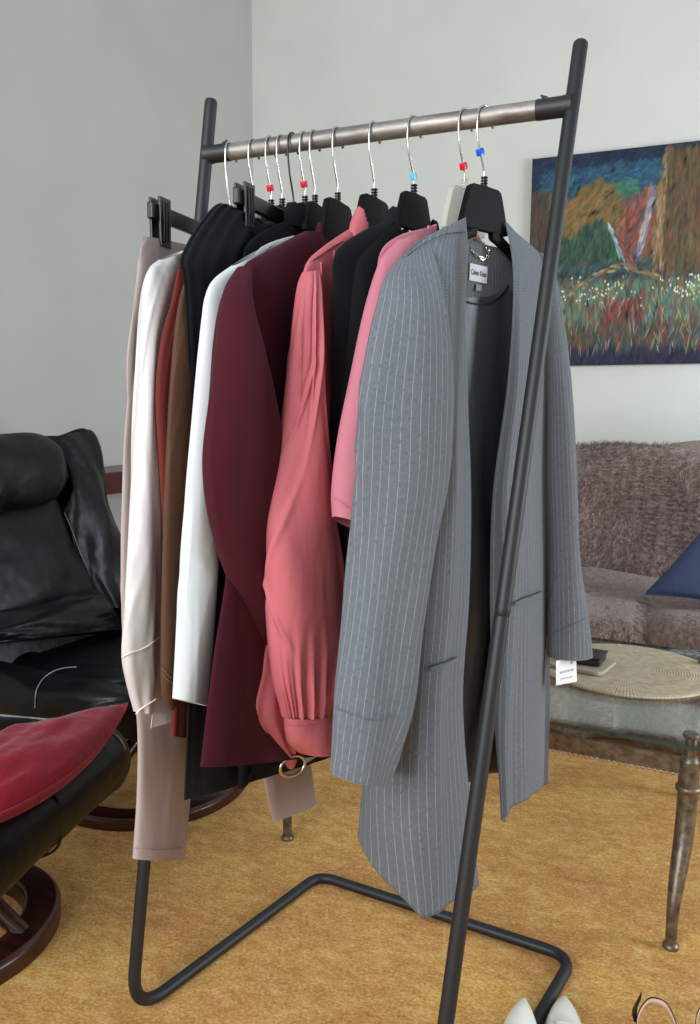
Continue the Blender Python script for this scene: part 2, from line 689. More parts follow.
WY, WX = 4.30, 0.0
cor = on_plane(252.5, 100, (0, WY, 0), np.array([0, 1.0, 0]))
WX = float(cor[0])
HT = 3.9
plane_obj('floor', [(WX, -2.6, 0), (3.6, -2.6, 0), (3.6, WY, 0), (WX, WY, 0)], MAT['carpet'])
V_, F_ = box(((WX + 3.6) / 2, WY + 0.06, HT / 2), (3.6 - WX + 0.24, 0.12, HT))
tag(obj('wall_back', V_, F_, MAT['back_wall'], smooth=False), kind='structure')
V_, F_ = box((WX - 0.06, (WY - 2.6) / 2, HT / 2), (0.12, WY + 2.6, HT))
tag(obj('wall_left', V_, F_, MAT['left_wall'], smooth=False), kind='structure')

# ------------------------------------------------------------------ clothes rack
SCALE = CAM_H / 1.4
pt = lambda a: rz(np.array(a), YAW) * SCALE
RA, RB, RC, RD = pt([-.501, 1.68, .015]), pt([-.088, 2.252, .015]), pt([.583, 1.889, .015]), pt([.125, 1.207, .015])
R1, R2 = pt([-.334, 1.901, 1.992]), pt([.42, 1.597, 1.992])
T1, T2 = pt([-.324, 1.915, 2.118]), pt([.439, 1.622, 2.118])
RAIL_L = float(np.linalg.norm(R2 - R1))
DR = (R2 - R1) / RAIL_L
NR = np.array([-DR[1], DR[0], 0])
RAIL_Z = float(R1[2])
PR = 0.0116
RR = 0.0148


def rounded_path(pts, r, n=8):
    pts = [np.asarray(p, float) for p in pts]
    out = [pts[0]]
    for i in range(1, len(pts) - 1):
        a, b, c = pts[i - 1], pts[i], pts[i + 1]
        d1, d2 = unit(a - b), unit(c - b)
        ang = math.acos(max(-1, min(1, float(d1 @ d2))))
        rr_ = r[i - 1] if isinstance(r, (list, tuple)) else r
        t = min(rr_ / math.tan(ang / 2), 0.45 * np.linalg.norm(a - b), 0.45 * np.linalg.norm(c - b))
        for k in range(n + 1):
            u = k / n
            out.append((1 - u) ** 2 * (b + d1 * t) + 2 * u * (1 - u) * b + u * u * (b + d2 * t))
    out.append(pts[-1])
    return out


rack = thing('clothes_rack', 'black tube clothes rack with a grey steel rail and slanted posts standing on gold carpet', 'clothes rack',
             tuple((RA + RC) / 2 * np.array([1, 1, 0])))
for z in (RA, RB, RC, RD):
    z[2] = PR
jn = RD + (T2 - RD) * 0.487            # seam where the near post's two lengths meet
jf = RA + (T1 - RA) * 0.487
path = rounded_path([jf, RA, RB, RC, RD, jn], [0.075, 0.050, 0.050, 0.075], 12)
V_, F_ = sweep(path, PR, 20)
obj('base_tube', V_, F_, MAT['post'], rack)
for a, b in ((jf, T1), (jn, T2)):
    d = unit(b - a)
    prof = [a + d * 0.0025, a + d * 0.012, b - d * 0.02, b - d * 0.006, b - d * 0.003, b - d * 0.001, b]
    V_, F_ = sweep([a + d * 0.0008] + prof, [PR * 0.9, PR, PR, PR, PR, PR * 0.95, PR * 0.82, PR * 0.6], 20)
    obj('post', V_, F_, MAT['post'], rack)
V_, F_ = sweep([R1 + DR * 0.046, R2 - DR * 0.050], RR, 28)
obj('hanging_rail', V_, F_, MAT['rail'], rack)
for a, s in ((R1, 1), (R2, -1)):
    ln = 0.050 if s > 0 else 0.054
    V_, F_ = sweep([a + DR * s * x for x in (0.0, 0.008, 0.016, ln - .002, ln)], [RR * 1.2, RR * 1.13, RR * 1.06, RR * 1.06, RR * 1.02], 24)
    o = obj('rail_connector', V_, F_, MAT['post'], rack)
    nb = a + DR * s * (ln - 0.012) + np.array([0, 0, RR * 1.05])
    V_, F_ = sweep([nb - DR * s * .004, nb + DR * s * .003 + np.array([0, 0, .0035]), nb + DR * s * .006 + np.array([0, 0, .006])], [.003, .0022, .001], 8)
    obj('latch_tab', V_, F_, MAT['post'], o)


def rail_t(px):
    ts = np.linspace(-.1, 1.1, 2401)
    P = R1[None] + (R2 - R1)[None] * ts[:, None]
    return float(ts[np.argmin(np.abs(pj(P)[:, 0] - px))]) * RAIL_L


class Frame:
    """A hanging plane: P0 on it, e across (away from the viewer), N its facing normal."""

    def __init__(self, P0, e, N):
        self.P0, self.e, self.N = np.asarray(P0, float), unit(e), unit(N)

    def px(self, x, y, off=0.0):
        return on_plane(x, y, self.P0 + self.N * off, self.N)

    def loc(self, e, z, off=0.0):
        p = self.P0 + self.e * e + self.N * off
        up = unit(np.array([0, 0, 1.0]) - self.N * self.N[2])
        return p + up * (z - p[2]) / up[2]

    def k(self, P):
        d = P - EYE
        return abs((d @ self.e) / (d @ self.N))


def hang_frame(px, phi=0.0):
    t = rail_t(px)
    a = radians(phi)
    P0 = R1 + DR * t
    return Frame(P0, NR * cos(a) + DR * sin(a), DR * cos(a) - NR * sin(a))


def fold_field(seed, amp=0.004, n=(3, 5, 8), wander=1.2, grow=0.6, crease=0.6):
    r = np.random.default_rng(seed)
    ph = r.uniform(0, 2 * pi, (len(n), 3))
    wt = r.uniform(0.5, 1.0, len(n)) / np.arange(1, len(n) + 1) ** 0.5

    ncr = 14
    cr = np.column_stack([r.uniform(0, 2 * pi, ncr), r.uniform(.05, .98, ncr), r.uniform(-1.1, 1.1, ncr), r.uniform(.05, .11, ncr), r.uniform(.35, .95, ncr), r.uniform(.35, 1.0, ncr)])

    def f(th, t):
        d = 0
        for k, m in enumerate(n):
            d = d + wt[k] * np.sin(m * th + ph[k, 0] + wander * np.sin(2.1 * pi * t * (0.6 + 0.3 * k) + ph[k, 1]))
        d = d * (1 - grow + grow * t)
        # a few slanted pulls
        d = d + 0.5 * np.sin(2 * th + 9 * t + ph[0, 2]) * np.sin(pi * t) ** 2
        # and short sharp creases lying at all angles
        for c0, t0, sl, w_, l_, a_ in cr:
            x = (th - c0 + pi) % (2 * pi) - pi
            y = (t - t0) * 5.0
            p, q = x * cos(sl) - y * sin(sl), x * sin(sl) + y * cos(sl)
            d = d + crease * a_ * np.exp(-(q / l_) ** 2) * (np.exp(-(p / w_) ** 2) - .6 * np.exp(-((p - 2.2 * w_) / (1.6 * w_)) ** 2))
        return amp * d
    return f


def tube(fr, rows, nth=72, nr=80, fold=None, uvw=None, lip=0.02, power=2.0, neck=None):
    """Closed cloth tube in frame fr. Row: (Lpoint, Rpoint, off, half_thickness); a point is a pixel (x, y) or ('l', e, z).
    Returns V, F, UV."""
    C, Hh, Bb = [], [], []
    for Lp, Rp, off, b in rows:
        pts = []
        if Lp[0] == 'e':
            Lp = ('l', Lp[1], fr.px(Rp[0], Rp[1], off)[2])
        for p in (Lp, Rp):
            pts.append(fr.loc(p[1], p[2], off) if p[0] == 'l' else fr.px(p[0], p[1], off))
        Lw, Rw = pts
        A = (Rw - Lw) / 2
        c = (Rw + Lw) / 2
        Am = float(np.linalg.norm(A))
        nl = (Lp[0] != 'l') + (Rp[0] != 'l')
        if nl:
            k = fr.k(Lw if Lp[0] != 'l' else Rw)
            b = min(b, 0.85 * Am / max(k, .3))
            a = sqrt(max(Am ** 2 - (k * b) ** 2, (.3 * Am) ** 2))
            if nl == 2:
                A = A * (a / Am)
            else:
                sh = (sqrt(Am ** 2 + (k * b) ** 2) - Am)
                d = A / Am
                if Lp[0] != 'l':
                    Lw = Lw + d * sh
                else:
                    Rw = Rw - d * sh
                c, A = (Lw + Rw) / 2, (Rw - Lw) / 2
        C.append(c)
        Hh.append(A)
        Bb.append([b])
    Q = np.column_stack([C, Hh, Bb])
    # parameter by length so that rows are evenly spaced
    cum = np.concatenate([[0], np.cumsum(np.linalg.norm(np.diff(np.array(C), axis=0), axis=1) + 1e-4)])
    length = cum[-1]
    tt = np.interp(np.linspace(0, length, nr), cum, np.arange(len(rows)))
    Q = catmull(Q, nr, t=tt)
    C, Hh, Bb = Q[:, :3], Q[:, 3:6], Q[:, 6]
    th = np.linspace(0, 2 * pi, nth, endpoint=False) + pi / 2     # seam at the back
    th = th + pi
    ct, st = np.cos(th), np.sin(th)
    if power != 2.0:
        ct, st = np.sign(ct) * np.abs(ct) ** (2 / power), np.sign(st) * np.abs(st) ** (2 / power)
    V = C[:, None, :] + Hh[:, None, :] * ct[None, :, None] + fr.N[None, None, :] * (Bb[:, None] * st[None, :])[:, :, None]
    if fold is not None:
        TT = np.linspace(0, 1, nr)[:, None] * np.ones((1, nth))
        TH = np.ones((nr, 1)) * th[None, :]
        am = np.linalg.norm(Hh, axis=1)[:, None]
        eh = Hh / (am + 1e-9)
        nx_, ny_ = ct[None, :] * Bb[:, None], st[None, :] * am
        L = np.sqrt(nx_ ** 2 + ny_ ** 2) + 1e-9
        nv = eh[:, None, :] * (nx_ / L)[:, :, None] + fr.N[None, None, :] * (ny_ / L)[:, :, None]
        damp = np.clip(Bb / 0.012, 0, 1)[:, None]
        V = V + nv * (fold(TH, TT) * damp)[:, :, None]
    if neck is not None:
        # open neckline: the top edge dips between the shoulders, deeper in front
        w_, df, db = neck
        rel = V - fr.P0
        E_, O_ = rel @ fr.e, rel @ fr.N - float(np.mean([q[2] for q in rows]))
        zt = float(V[0, :, 2].max())
        dip = np.where(O_ > 0, df, db)
        lim = zt - dip * np.clip(1 - np.abs(E_) / w_, 0, 1) ** (.75)
        V[..., 2] = np.where(np.abs(E_) < w_, np.minimum(V[..., 2], lim), V[..., 2])
    W = uvw or float(np.mean(np.linalg.norm(Hh, axis=1)) * 4.4)
    u = (np.arange(nth) / nth) * W
    vv = np.linspace(0, length, nr)
    UV = np.stack(np.broadcast_arrays(u[None, :], vv[:, None]), -1)
    if lip:
        # turn the hem inwards so that the cloth has an inside
        last = V[-1]
        cc = last.mean(0)
        up = unit(C[-2] - C[-1])
        r1 = cc + (last - cc) * 0.965 + up * 0.0008
        r2 = cc + (last - cc) * 0.92 + up * lip
        V = np.concatenate([V, r1[None], r2[None]])
        UV = np.concatenate([UV, UV[-1:] + [0, .002], UV[-1:] + [0, lip]])
        nr += 2
    return V.reshape(-1, 3), grid_faces(nr, nth, True), UV.reshape(-1, 2), V


def part(name, fr, rows, mat, parent, **kw):
    V, Fc, UV, G = tube(fr, rows, **kw)
    o = obj(name, V, Fc, mat, parent, uv=UV)
    return o, G


def near_px(G, x, y):
    """The point of a surface grid that shows at pixel (x, y), nearest to the eye."""
    P = G.reshape(-1, 3)
    d = np.linalg.norm(pj(P) - np.array([x, y]), axis=1)
    cand = np.where(d < max(d.min() + 1.5, 3.0))[0]
    dist = np.linalg.norm(P[cand] - EYE, axis=1)
    return P[cand[np.argmin(dist)]]


def on_cloth(G, pixels, lift=0.0015):
    out = []
    for x, y in pixels:
        p = near_px(G, x, y)
        r_ = unit(ray(x, y))
        d = float(np.linalg.norm(p - EYE))
        out.append(EYE + r_ * (d - lift))
    return np.array(out)


def seam(name, G, pixels, mat, parent, r=0.0009, sub=40, lift=0.0012):
    P = on_cloth(G, pixels, lift)
    V, Fc = sweep(P, r, 6, sub)
    return obj(name, V, Fc, mat, parent)


def body_rows(sh=0.205, z0=1.452, z1=1.375, hem=0.70, b=0.014, flare=1.15, off=0.0, eL=None, eR=None, drop=0.0):
    """Shoulder line, chest and hem of a hanging top, in local coordinates."""
    eL = -sh * flare if eL is None else eL
    eR = sh * flare if eR is None else eR
    zz = [z0, z0 - 0.012, z0 - (z0 - z1) * .5, z1, z1 - .06]
    rows = [(('l', -.055, zz[0]), ('l', .055, zz[0]), off, b * .7),
            (('l', -.085, zz[1]), ('l', .085, zz[1]), off, b),
            (('l', -.145, zz[2]), ('l', .145, zz[2]), off, b * 1.0),
            (('l', -sh, zz[3]), ('l', sh, zz[3]), off, b * .9),
            (('l', -sh * 1.03, zz[4]), ('l', sh * 1.03, zz[4]), off, b * 1.1)]
    for u in (.33, .66, 1.0):
        rows.append((('l', -sh * (1 - u) + eL * u, zz[4] + (hem - zz[4]) * u), ('l', sh * (1 - u) + eR * u, zz[4] + (hem + drop - zz[4]) * u), off, b * (1.1 + .3 * u)))
    return rows


def far_sleeve_rows(sh=0.205, z1=1.375, end=0.80, w=0.10, b=0.012, off=0.0):
    return [(('l', sh - .05, z1 + .012), ('l', sh + .004, z1 - .004), off, b * .8),
            (('l', sh - .055, z1 - .05), ('l', sh + .035, z1 - .05), off, b),
            (('l', sh - .045, z1 - .20), ('l', sh - .045 + w, z1 - .20), off, b),
            (('l', sh - .03, (z1 + end) / 2 - .05), ('l', sh - .03 + w, (z1 + end) / 2 - .05), off, b),
            (('l', sh - .02, end), ('l', sh - .02 + w * .85, end), off, b)]


def garment(name, label, cat, fr, group='garments hanging on the rack'):
    return thing(name, label, cat, tuple(fr.loc(0, RAIL_Z - 0.13)), 0.0)


# ------------------------------------------------------------------ hangers
HGROUP = None
_mesh_cache = {}


def loc_obj(name, key, VF, mat, parent, smooth=True):
    """A mesh in its parent's coordinates, its data shared between alike pieces."""
    if key in _mesh_cache:
        o = bpy.data.objects.new(name, _mesh_cache[key])
        COL.objects.link(o)
        o.parent = parent
        return o
    o = obj(name, VF[0], VF[1], mat, parent, smooth, world_coords=False)
    _mesh_cache[key] = o.data
    return o


def hook_path(zb):
    """Hook of a hanger in (e, z) with the rail's axis at z = 0; stem foot at zb."""
    R_ = 0.0185
    cz = RR + 0.0018 - R_
    pts = [(0.0, zb), (-.001, zb + .012), (-.007, zb + .028), (-.0145, zb * .52), (-.0200, zb * .26)]
    for a in (180, 160, 135, 110, 90, 70, 45, 20, 0, -25):
        pts.append((R_ * cos(radians(a)) * 1.06, cz + R_ * sin(radians(a))))
    return [(0.0, e, z) for e, z in pts]


def extrude(outline, th, x0=0.0):
    """Outline in (e, z) extruded along local x."""
    n = len(outline)
    V = [(x0 - th / 2, e, z) for e, z in outline] + [(x0 + th / 2, e, z) for e, z in outline]
    Fc = [tuple(range(n)), tuple(reversed(range(n, 2 * n)))]
    Fc += [(i, n + i, n + (i + 1) % n, (i + 1) % n) for i in range(n)]
    return np.array(V), Fc


def make_hanger(px, phi, kind, cube, label, wire='chrome', plaque=1.0, half=.193, zbar=-.122):
    fr = hang_frame(px, phi)
    rot = atan2(fr.N[1], fr.N[0])
    h = thing('clothes_hanger' if kind == 'suit' else 'clip_hanger', label, 'hanger', tuple(fr.P0), rot)
    ZB = -0.098 if kind != 'clip' else zbar + .016
    hp = hook_path(ZB + .004)
    V_, F_ = sweep(hp, 0.0017, 10, 70)
    hk = loc_obj('hook', 'hook%s%.3f' % (wire, ZB), (V_, F_), MAT[wire], h)
    tip = sweep([hp[-1], (hp[-1][0], hp[-1][1], hp[-1][2] - .001), (hp[-1][0], hp[-1][1], hp[-1][2] - .004)], [.0022, .0034, .0015], 10)
    loc_obj('hook_tip', 'tip' + wire, tip, MAT[wire], hk)
    # ribbed neck of the stem
    prof = []
    for i in range(4):
        z = ZB - .010 + i * .0045
        prof += [(.0034, z), (.0058, z + .0012), (.0058, z + .0026), (.0034, z + .0038)]
    loc_obj('threaded_neck', 'neck%s%.3f' % (kind, ZB), lathe(prof, (0, 0, 0), 16), MAT['clear' if kind == 'clear' else 'plastic'], h)
    if kind in ('suit', 'clear'):
        bm_ = MAT['plastic_matte'] if kind == 'suit' else MAT['clear']
        s = plaque
        w0, w1 = .038 * s, .058 * s
        h_ = ZB - .008
        pl = [(-w1, h_ - .070 * s), (-w1 * .97, h_ - .058 * s), (-w0 * 1.12, h_ - .016), (-w0, h_ - .005), (-w0 * .8, h_ - .001), (0, h_), (w0 * .8, h_ - .001), (w0, h_ - .005), (w0 * 1.12, h_ - .016), (w1 * .97, h_ - .058 * s), (w1, h_ - .070 * s)]
        bevel(loc_obj('neck_plaque', 'plaque%s%.2f' % (kind, s), extrude(pl, .011), bm_, h, False), .0016, 2)
        am = bm_ if kind == 'suit' else MAT['tan']
        arm = []
        for i in range(13):
            u = i / 12
            arm.append((.02 + u * .135, ZB - .078 - .072 * u ** 1.15, .012 - .003 * u, .0062))
        for sgn in (-1, 1):
            V = []
            for e, z, hh, tt in arm:
                for k in range(10):
                    a = 2 * pi * k / 10
                    V.append((tt * cos(a), sgn * e, z + hh * sin(a)))
            Fc = grid_faces(len(arm), 10, True) + [tuple(range(10)), tuple(reversed(range(10 * (len(arm) - 1), 10 * len(arm))))]
            loc_obj('arm', 'arm%s%d' % (kind, sgn), (np.array(V), Fc), am, h)
    else:
        zt, zl = zbar, zbar - .025
        bar = extrude([(-half, zl), (-half, zt), (half, zt), (half, zl)], .010)
        kk = '%.3f%.3f' % (half, zbar)
        bevel(loc_obj('crossbar', 'crossbar' + kk, bar, MAT['plastic'], h, False), .002, 2)
        loc_obj('stem', 'stem' + kk, box((0, 0, zt + .004), (.012, .016, .020)), MAT['plastic'], h, False)
        for sgn in (-1, 1):
            c = sgn * (half - .028)
            out_ = [(c - .013, zt - .064), (c - .015, zt + .011), (c + .015, zt + .011), (c + .013, zt - .064)]
            clip = join(extrude(out_, .005, .0085), extrude(out_, .005, -.0085))
            cl = bevel(loc_obj('clip', 'clip%d' % sgn + kk, clip, MAT['plastic'], h, False), .0015, 2)
            ribs = join(*[sweep([(.0112, c + q, zt - .056), (.0128, c + q, zt - .03), (.0112, c + q, zt + .004)], .0018, 6) for q in (-.007, 0, .007)])
            loc_obj('clip_ribs', 'ribs%d' % sgn + kk, ribs, MAT['plastic'], cl)
    if cube:
        col, frac = cube
        P = catmull(np.array(hp), 70)
        i = int(frac * 69)
        d = unit(P[min(i + 2, 69)] - P[i - 1])
        sd = np.array([1.0, 0, 0])
        up = np.cross(sd, d)
        V, Fc = rbox((.0105, .0105, .0115), .0018, 2)
        V, Fc = xform((V, Fc), P[i], sd, up, d)
        o = obj('size_cube', V, Fc, MAT[col], h, world_coords=False, smooth=False)
        o['label'] = {'red_cube': 'red', 'cyan_cube': 'cyan', 'blue_cube': 'blue', 'pink_cube': 'pink'}[col] + ' plastic size cube'
    return h, fr


HX = [231, 254, 271, 282, 293.5, 305, 315, 338, 375, 415, 466, 486]
PHI_COAT = 27
make_hanger(HX[0], 0, 'clip', ('pink_cube', .06), 'glossy black clip hanger holding the taupe trousers at the rail end by the far post', half=.25, zbar=-.147)
make_hanger(HX[1], 0, 'suit', None, 'black hanger inside the cream satin blouse', plaque=.62)
make_hanger(HX[2], 0, 'suit', ('red_cube', .13), 'black hanger inside the rust red top, red size cube low on its hook', plaque=.62)
make_hanger(HX[3], 0, 'suit', None, 'black hanger inside the brown jacket', plaque=.62)
make_hanger(HX[4], 2, 'clip', None, 'black clip hanger with a black wire hook, clamping the black skirt', wire='plastic')
make_hanger(HX[5], 2, 'suit', ('red_cube', .12), 'black hanger holding the black blouse, a red size cube on its hook', plaque=.7)
make_hanger(HX[6], 2, 'suit', None, 'black hanger inside the white blouse beside the burgundy blazer', plaque=.75)
make_hanger(HX[7], 4, 'suit', None, 'black hanger with a wide plaque inside the burgundy blazer', plaque=1.12)
make_hanger(HX[8], 8, 'suit', None, 'black hanger with a wide plaque inside the coral blouse', plaque=1.12)
make_hanger(HX[9], 18, 'suit', ('cyan_cube', .10), 'black hanger with a cyan size cube inside the black cardigan', plaque=.85)
make_hanger(HX[10], 20, 'clear', ('red_cube', .13), 'clear plastic hanger with tan shoulders and a red size cube, inside the pink top', wire='chrome')
make_hanger(HX[11], PHI_COAT, 'suit', ('blue_cube', .20), 'black hanger with a blue size cube holding the grey pinstripe coat', plaque=1.0)

# ------------------------------------------------------------------ garments, far to near
# taupe trousers on the clip hanger
fr = hang_frame(HX[0], 0)
g = garment('trousers', 'taupe trousers clipped by the waistband at the far end of the rail', 'trousers', fr)
o, G = part('waist', fr, [((143, 236), ('l', .225, 1.428), 0, .010), ((141, 242), ('l', .23, 1.418), 0, .013), ((138, 265), ('l', .215, 1.36), 0, .016),
                          ((133, 310), ('l', .225, 1.28), 0, .018), ((128, 380), ('l', .23, 1.17), 0, .018), ((125, 430), ('l', .23, 1.10), 0, .018)], MAT['taupe'], g, fold=fold_field(1, .004), lip=0)
o, G = part('trouser_leg', fr, [((128, 390), ('l', .0, 1.16), 0, .015), ((123, 470), ('l', -.02, 1.0), 0, .018), ((123, 640), (198, 640), 0, .018), ((137, 718), (199, 718), 0, .018), ((138, 790), (190, 790), 0, .018), ((134, 859), (183, 858), 0, .018)],
            MAT['taupe'], g, fold=fold_field(2, .002, (2, 4)))
seam('hem_seam', G, [(135, 848), (150, 850), (166, 850), (183, 848)], MAT['taupe'], o, .0008)
o, G = part('trouser_leg', fr, [(('l', -.01, 1.16), ('l', .23, 1.16), .0, .016), (('l', .05, .9), ('l', .24, .9), .02, .016), ((258, 745), (300, 735), .07, .016), ((265, 790), (311, 765), .08, .015), ((272, 821), (316, 802), .08, .015)],
            MAT['taupe'], g, fold=fold_field(3, .002, (2, 4)))
# cream satin blouse
fr = hang_frame(HX[1], 0)
g = garment('blouse', 'cream satin blouse with a long cuffed sleeve, hanging before the taupe trousers', 'blouse', fr)
part('body', fr, body_rows(b=.013, hem=.642, eL=-.345, eR=.24, drop=-.05), MAT['cream'], g, fold=fold_field(11, .003))
part('sleeve', fr, far_sleeve_rows(b=.010), MAT['cream'], g, fold=fold_field(13, .002))
o, G = part('sleeve', fr, [((160, 260), (186, 250), 0, .010), ((149, 268), (182, 272), .0, .016), ((141, 290), (172, 300), .0, .020), ((136, 340), (159, 350), .002, .021), ((132, 420), (156, 430), .002, .021), ((128, 520), (162, 520), .002, .022), ((124, 600), (163, 600), .002, .022), ((122, 650), (161, 648), .002, .021),
                             ((127, 680), (159, 680), .002, .018), ((136, 712), (151, 714), .002, .012)], MAT['cream'], g, fold=fold_field(12, .0035, (2, 3, 5), 1.6))
seam('cuff_seam', G, [(122, 657), (130, 653), (142, 649), (152, 643), (160, 637)], MAT['cream_thread'], o, .0011)
seam('cuff_edge', G, [(136, 714), (142, 708), (150, 703), (156, 699)], MAT['cream_thread'], o, .0012)
V_, F_, UV_, G_ = tube(fr, [(('l', -.06, 1.448), ('l', .06, 1.448), 0, .022), (('l', -.064, 1.462), ('l', .064, 1.462), 0, .024), (('l', -.06, 1.476), ('l', .06, 1.476), 0, .022)], 48, 12)
obj('collar', V_, F_, MAT['cream'], g, uv=UV_)
# rust red top
fr = hang_frame(HX[2], 0)
g = garment('top', 'rust red top glimpsed between the cream blouse and the brown jacket', 'top', fr)
part('body', fr, body_rows(b=.008, hem=.60, eL=-.27, eR=.24), MAT['rust'], g, fold=fold_field(21, .002))
part('sleeve', fr, far_sleeve_rows(b=.007), MAT['rust'], g, fold=fold_field(23, .0015))
o, G = part('sleeve', fr, [((178, 268), (200, 262), 0, .007), ((171, 300), (198, 305), 0, .011), ((160, 345), (192, 350), 0, .012), ((155, 395), (188, 400), 0, .013), ((158, 460), (188, 460), 0, .013), ((164, 540), (192, 540), 0, .012), ((170, 640), (192, 640), 0, .011),
                         ((172, 705), (190, 705), 0, .010), ((171, 736), (187, 738), 0, .009)], MAT['rust'], g, fold=fold_field(22, .002, (2, 3, 5)))
# brown jacket
fr = hang_frame(HX[3], 0)
g = garment('jacket', 'dark brown suede jacket with a stitched cuff, tucked between rust and white garments', 'jacket', fr)
part('body', fr, body_rows(b=.008, hem=.78, eL=-.22, eR=.22), MAT['brown'], g, fold=fold_field(31, .001))
part('sleeve', fr, far_sleeve_rows(b=.007), MAT['brown'], g, fold=fold_field(33, .001))
o, G = part('sleeve', fr, [((188, 272), (206, 264), 0, .007), ((179, 300), (206, 306), 0, .010), ((173, 345), (202, 350), 0, .012), ((169, 400), (200, 400), 0, .012), ((166, 480), (196, 480), 0, .012), ((163, 570), (190, 570), 0, .012), ((161, 650), (184, 650), 0, .012),
                         ((161, 690), (182, 690), 0, .011), ((165, 706), (178, 704), 0, .008), ((169, 711), (174, 709), 0, .004)], MAT['brown'], g, fold=fold_field(32, .0012, (2, 3)))
for dy in (0, 5):
    seam('cuff_stitching', G, [(162, 668 + dy), (168, 675 + dy), (175, 679 + dy), (182, 680 + dy)], MAT['thread'], o, .0006)
# black skirt on its clips
fr = hang_frame(HX[4], 2)
g = garment('skirt', 'long black gathered skirt clipped by its waist beside the brown jacket', 'skirt', fr)


def gather(th, t):
    return .0035 * np.sin(26 * th + 2 * np.sin(5 * t)) * np.clip(1 - t * 2.2, .25, 1)


o, G = part('skirt_panel', fr, [(('l', -.168, 1.428), ('l', .165, 1.428), .0, .006), ((222, 203), ('l', .175, 1.415), .0, .010), ((200, 225), ('l', .19, 1.38), .0, .012), ((186, 248), ('l', .20, 1.35), .0, .013), ((181, 262), ('l', .21, 1.32), .0, .013), ((184, 278), ('l', .21, 1.28), .0, .011),
                                ((186, 310), ('l', .21, 1.22), .0, .011), ((190, 420), ('l', .23, 1.02), .0, .010), ((190, 600), ('l', .25, .75), .0, .010), ((187, 720), ('l', .26, .54), .0, .010), ((184, 800), ('l', .27, .375), .0, .010)],
            MAT['black_skirt'], g, fold=gather, nth=160, nr=110)
# black blouse
fr = hang_frame(HX[5], 2)
g = garment('blouse', 'black blouse with a dark stand collar, hidden between the black skirt and the white top', 'blouse', fr)
part('body', fr, body_rows(b=.008, hem=.515, eL=-.24, eR=.26, drop=-.03), MAT['black_knit'], g, fold=fold_field(51, .003, (5, 9, 14)), nth=120)
V_, F_, UV_, G_ = tube(fr, [(('l', -.066, 1.440), ('l', .066, 1.440), 0, .018), (('l', -.070, 1.460), ('l', .070, 1.460), 0, .02), (('l', -.060, 1.478), ('l', .060, 1.478), 0, .017)], 48, 12)
obj('collar', V_, F_, MAT['black_knit'], g, uv=UV_)
# white top
fr = hang_frame(HX[6], 2)
g = garment('blouse', 'plain white blouse with a straight long sleeve, left of the burgundy blazer', 'blouse', fr)
part('body', fr, body_rows(z0=1.428, z1=1.365, b=.009, hem=.62, eL=-.25, eR=.22), MAT['white'], g, fold=fold_field(61, .001), neck=(.085, .07, .025))
part('sleeve', fr, far_sleeve_rows(b=.008), MAT['white'], g, fold=fold_field(63, .001))
part('sleeve', fr, [((232, 266), (272, 244), 0, .008), ((214, 279), (262, 268), 0, .013), ((205, 296), (250, 300), 0, .016), ((200, 330), (236, 335), 0, .018), ((193, 400), (226, 400), 0, .018), ((186, 480), (222, 480), 0, .018), ((181, 560), (219, 560), 0, .018),
                    ((176, 640), (213, 640), 0, .018), ((172, 698), (206, 706), 0, .017)], MAT['white'], g, fold=fold_field(62, .0016, (2, 3, 5)))
part('shirt_tail', fr, [(('l', -.02, .66), ('l', .20, .66), .018, .004), ((306, 735), ('l', .19, .60), .018, .004), ((302, 753), ('l', .18, .52), .018, .003), ((306, 763), ('l', .16, .47), .018, .002)], MAT['white'], g, nth=32, nr=24)
# burgundy blazer
fr = hang_frame(HX[7], 4)
g = garment('blazer', 'burgundy blazer with a flared hem, between the white and coral blouses', 'blazer', fr)
part('body', fr, [((304, 231), ('l', .062, 1.440), .0, .012), ((288, 239), ('l', .10, 1.42), .0, .017), ((264, 252), ('l', .16, 1.385), .0, .018), ((242, 267), ('l', .20, 1.35), .0, .018), ((236, 300), ('l', .21, 1.27), .0, .02),
                  ((232, 380), ('l', .20, 1.14), .0, .02), ((230, 480), ('l', .20, .98), .002, .02), ((226, 570), ('l', .21, .84), .006, .02), ((222, 600), ('l', .22, .78), .010, .02), ((214, 650), ('l', .23, .66), .012, .022), ((206, 710), ('l', .24, .54), .014, .024), ((199, 767), ('l', .25, .42), .016, .026)],
     MAT['burgundy'], g, fold=fold_field(71, .002, (2, 4, 6)), neck=(.080, .13, .02))
o, G = part('sleeve', fr, [((238, 269), (252, 264), .004, .012), ((226, 284), (250, 288), .010, .022), ((218, 308), (254, 318), .016, .030), ((213, 345), (262, 350), .020, .034), ((209, 395), (272, 395), .022, .036), ((205, 460), (284, 460), .022, .036), ((212, 520), (287, 520), .021, .033),
                    ((226, 575), (288, 575), .019, .03), ((243, 612), (296, 625), .018, .026), ((258, 645), (300, 670), .018, .022)], MAT['burgundy'], g, fold=fold_field(72, .003, (2, 3, 5), 1.5))
part('sleeve', fr, far_sleeve_rows(z1=1.35, b=.014), MAT['burgundy'], g, fold=fold_field(73, .002))
V_, F_, UV_, G_ = tube(fr, [(('l', -.082, 1.405), ('l', .082, 1.405), .004, .020), (('l', -.078, 1.430), ('l', .078, 1.430), .004, .021), (('l', -.072, 1.444), ('l', .072, 1.444), .004, .018)], 64, 16, neck=(.074, .12, .015))
obj('collar', V_, F_, MAT['burgundy'], g, uv=UV_)
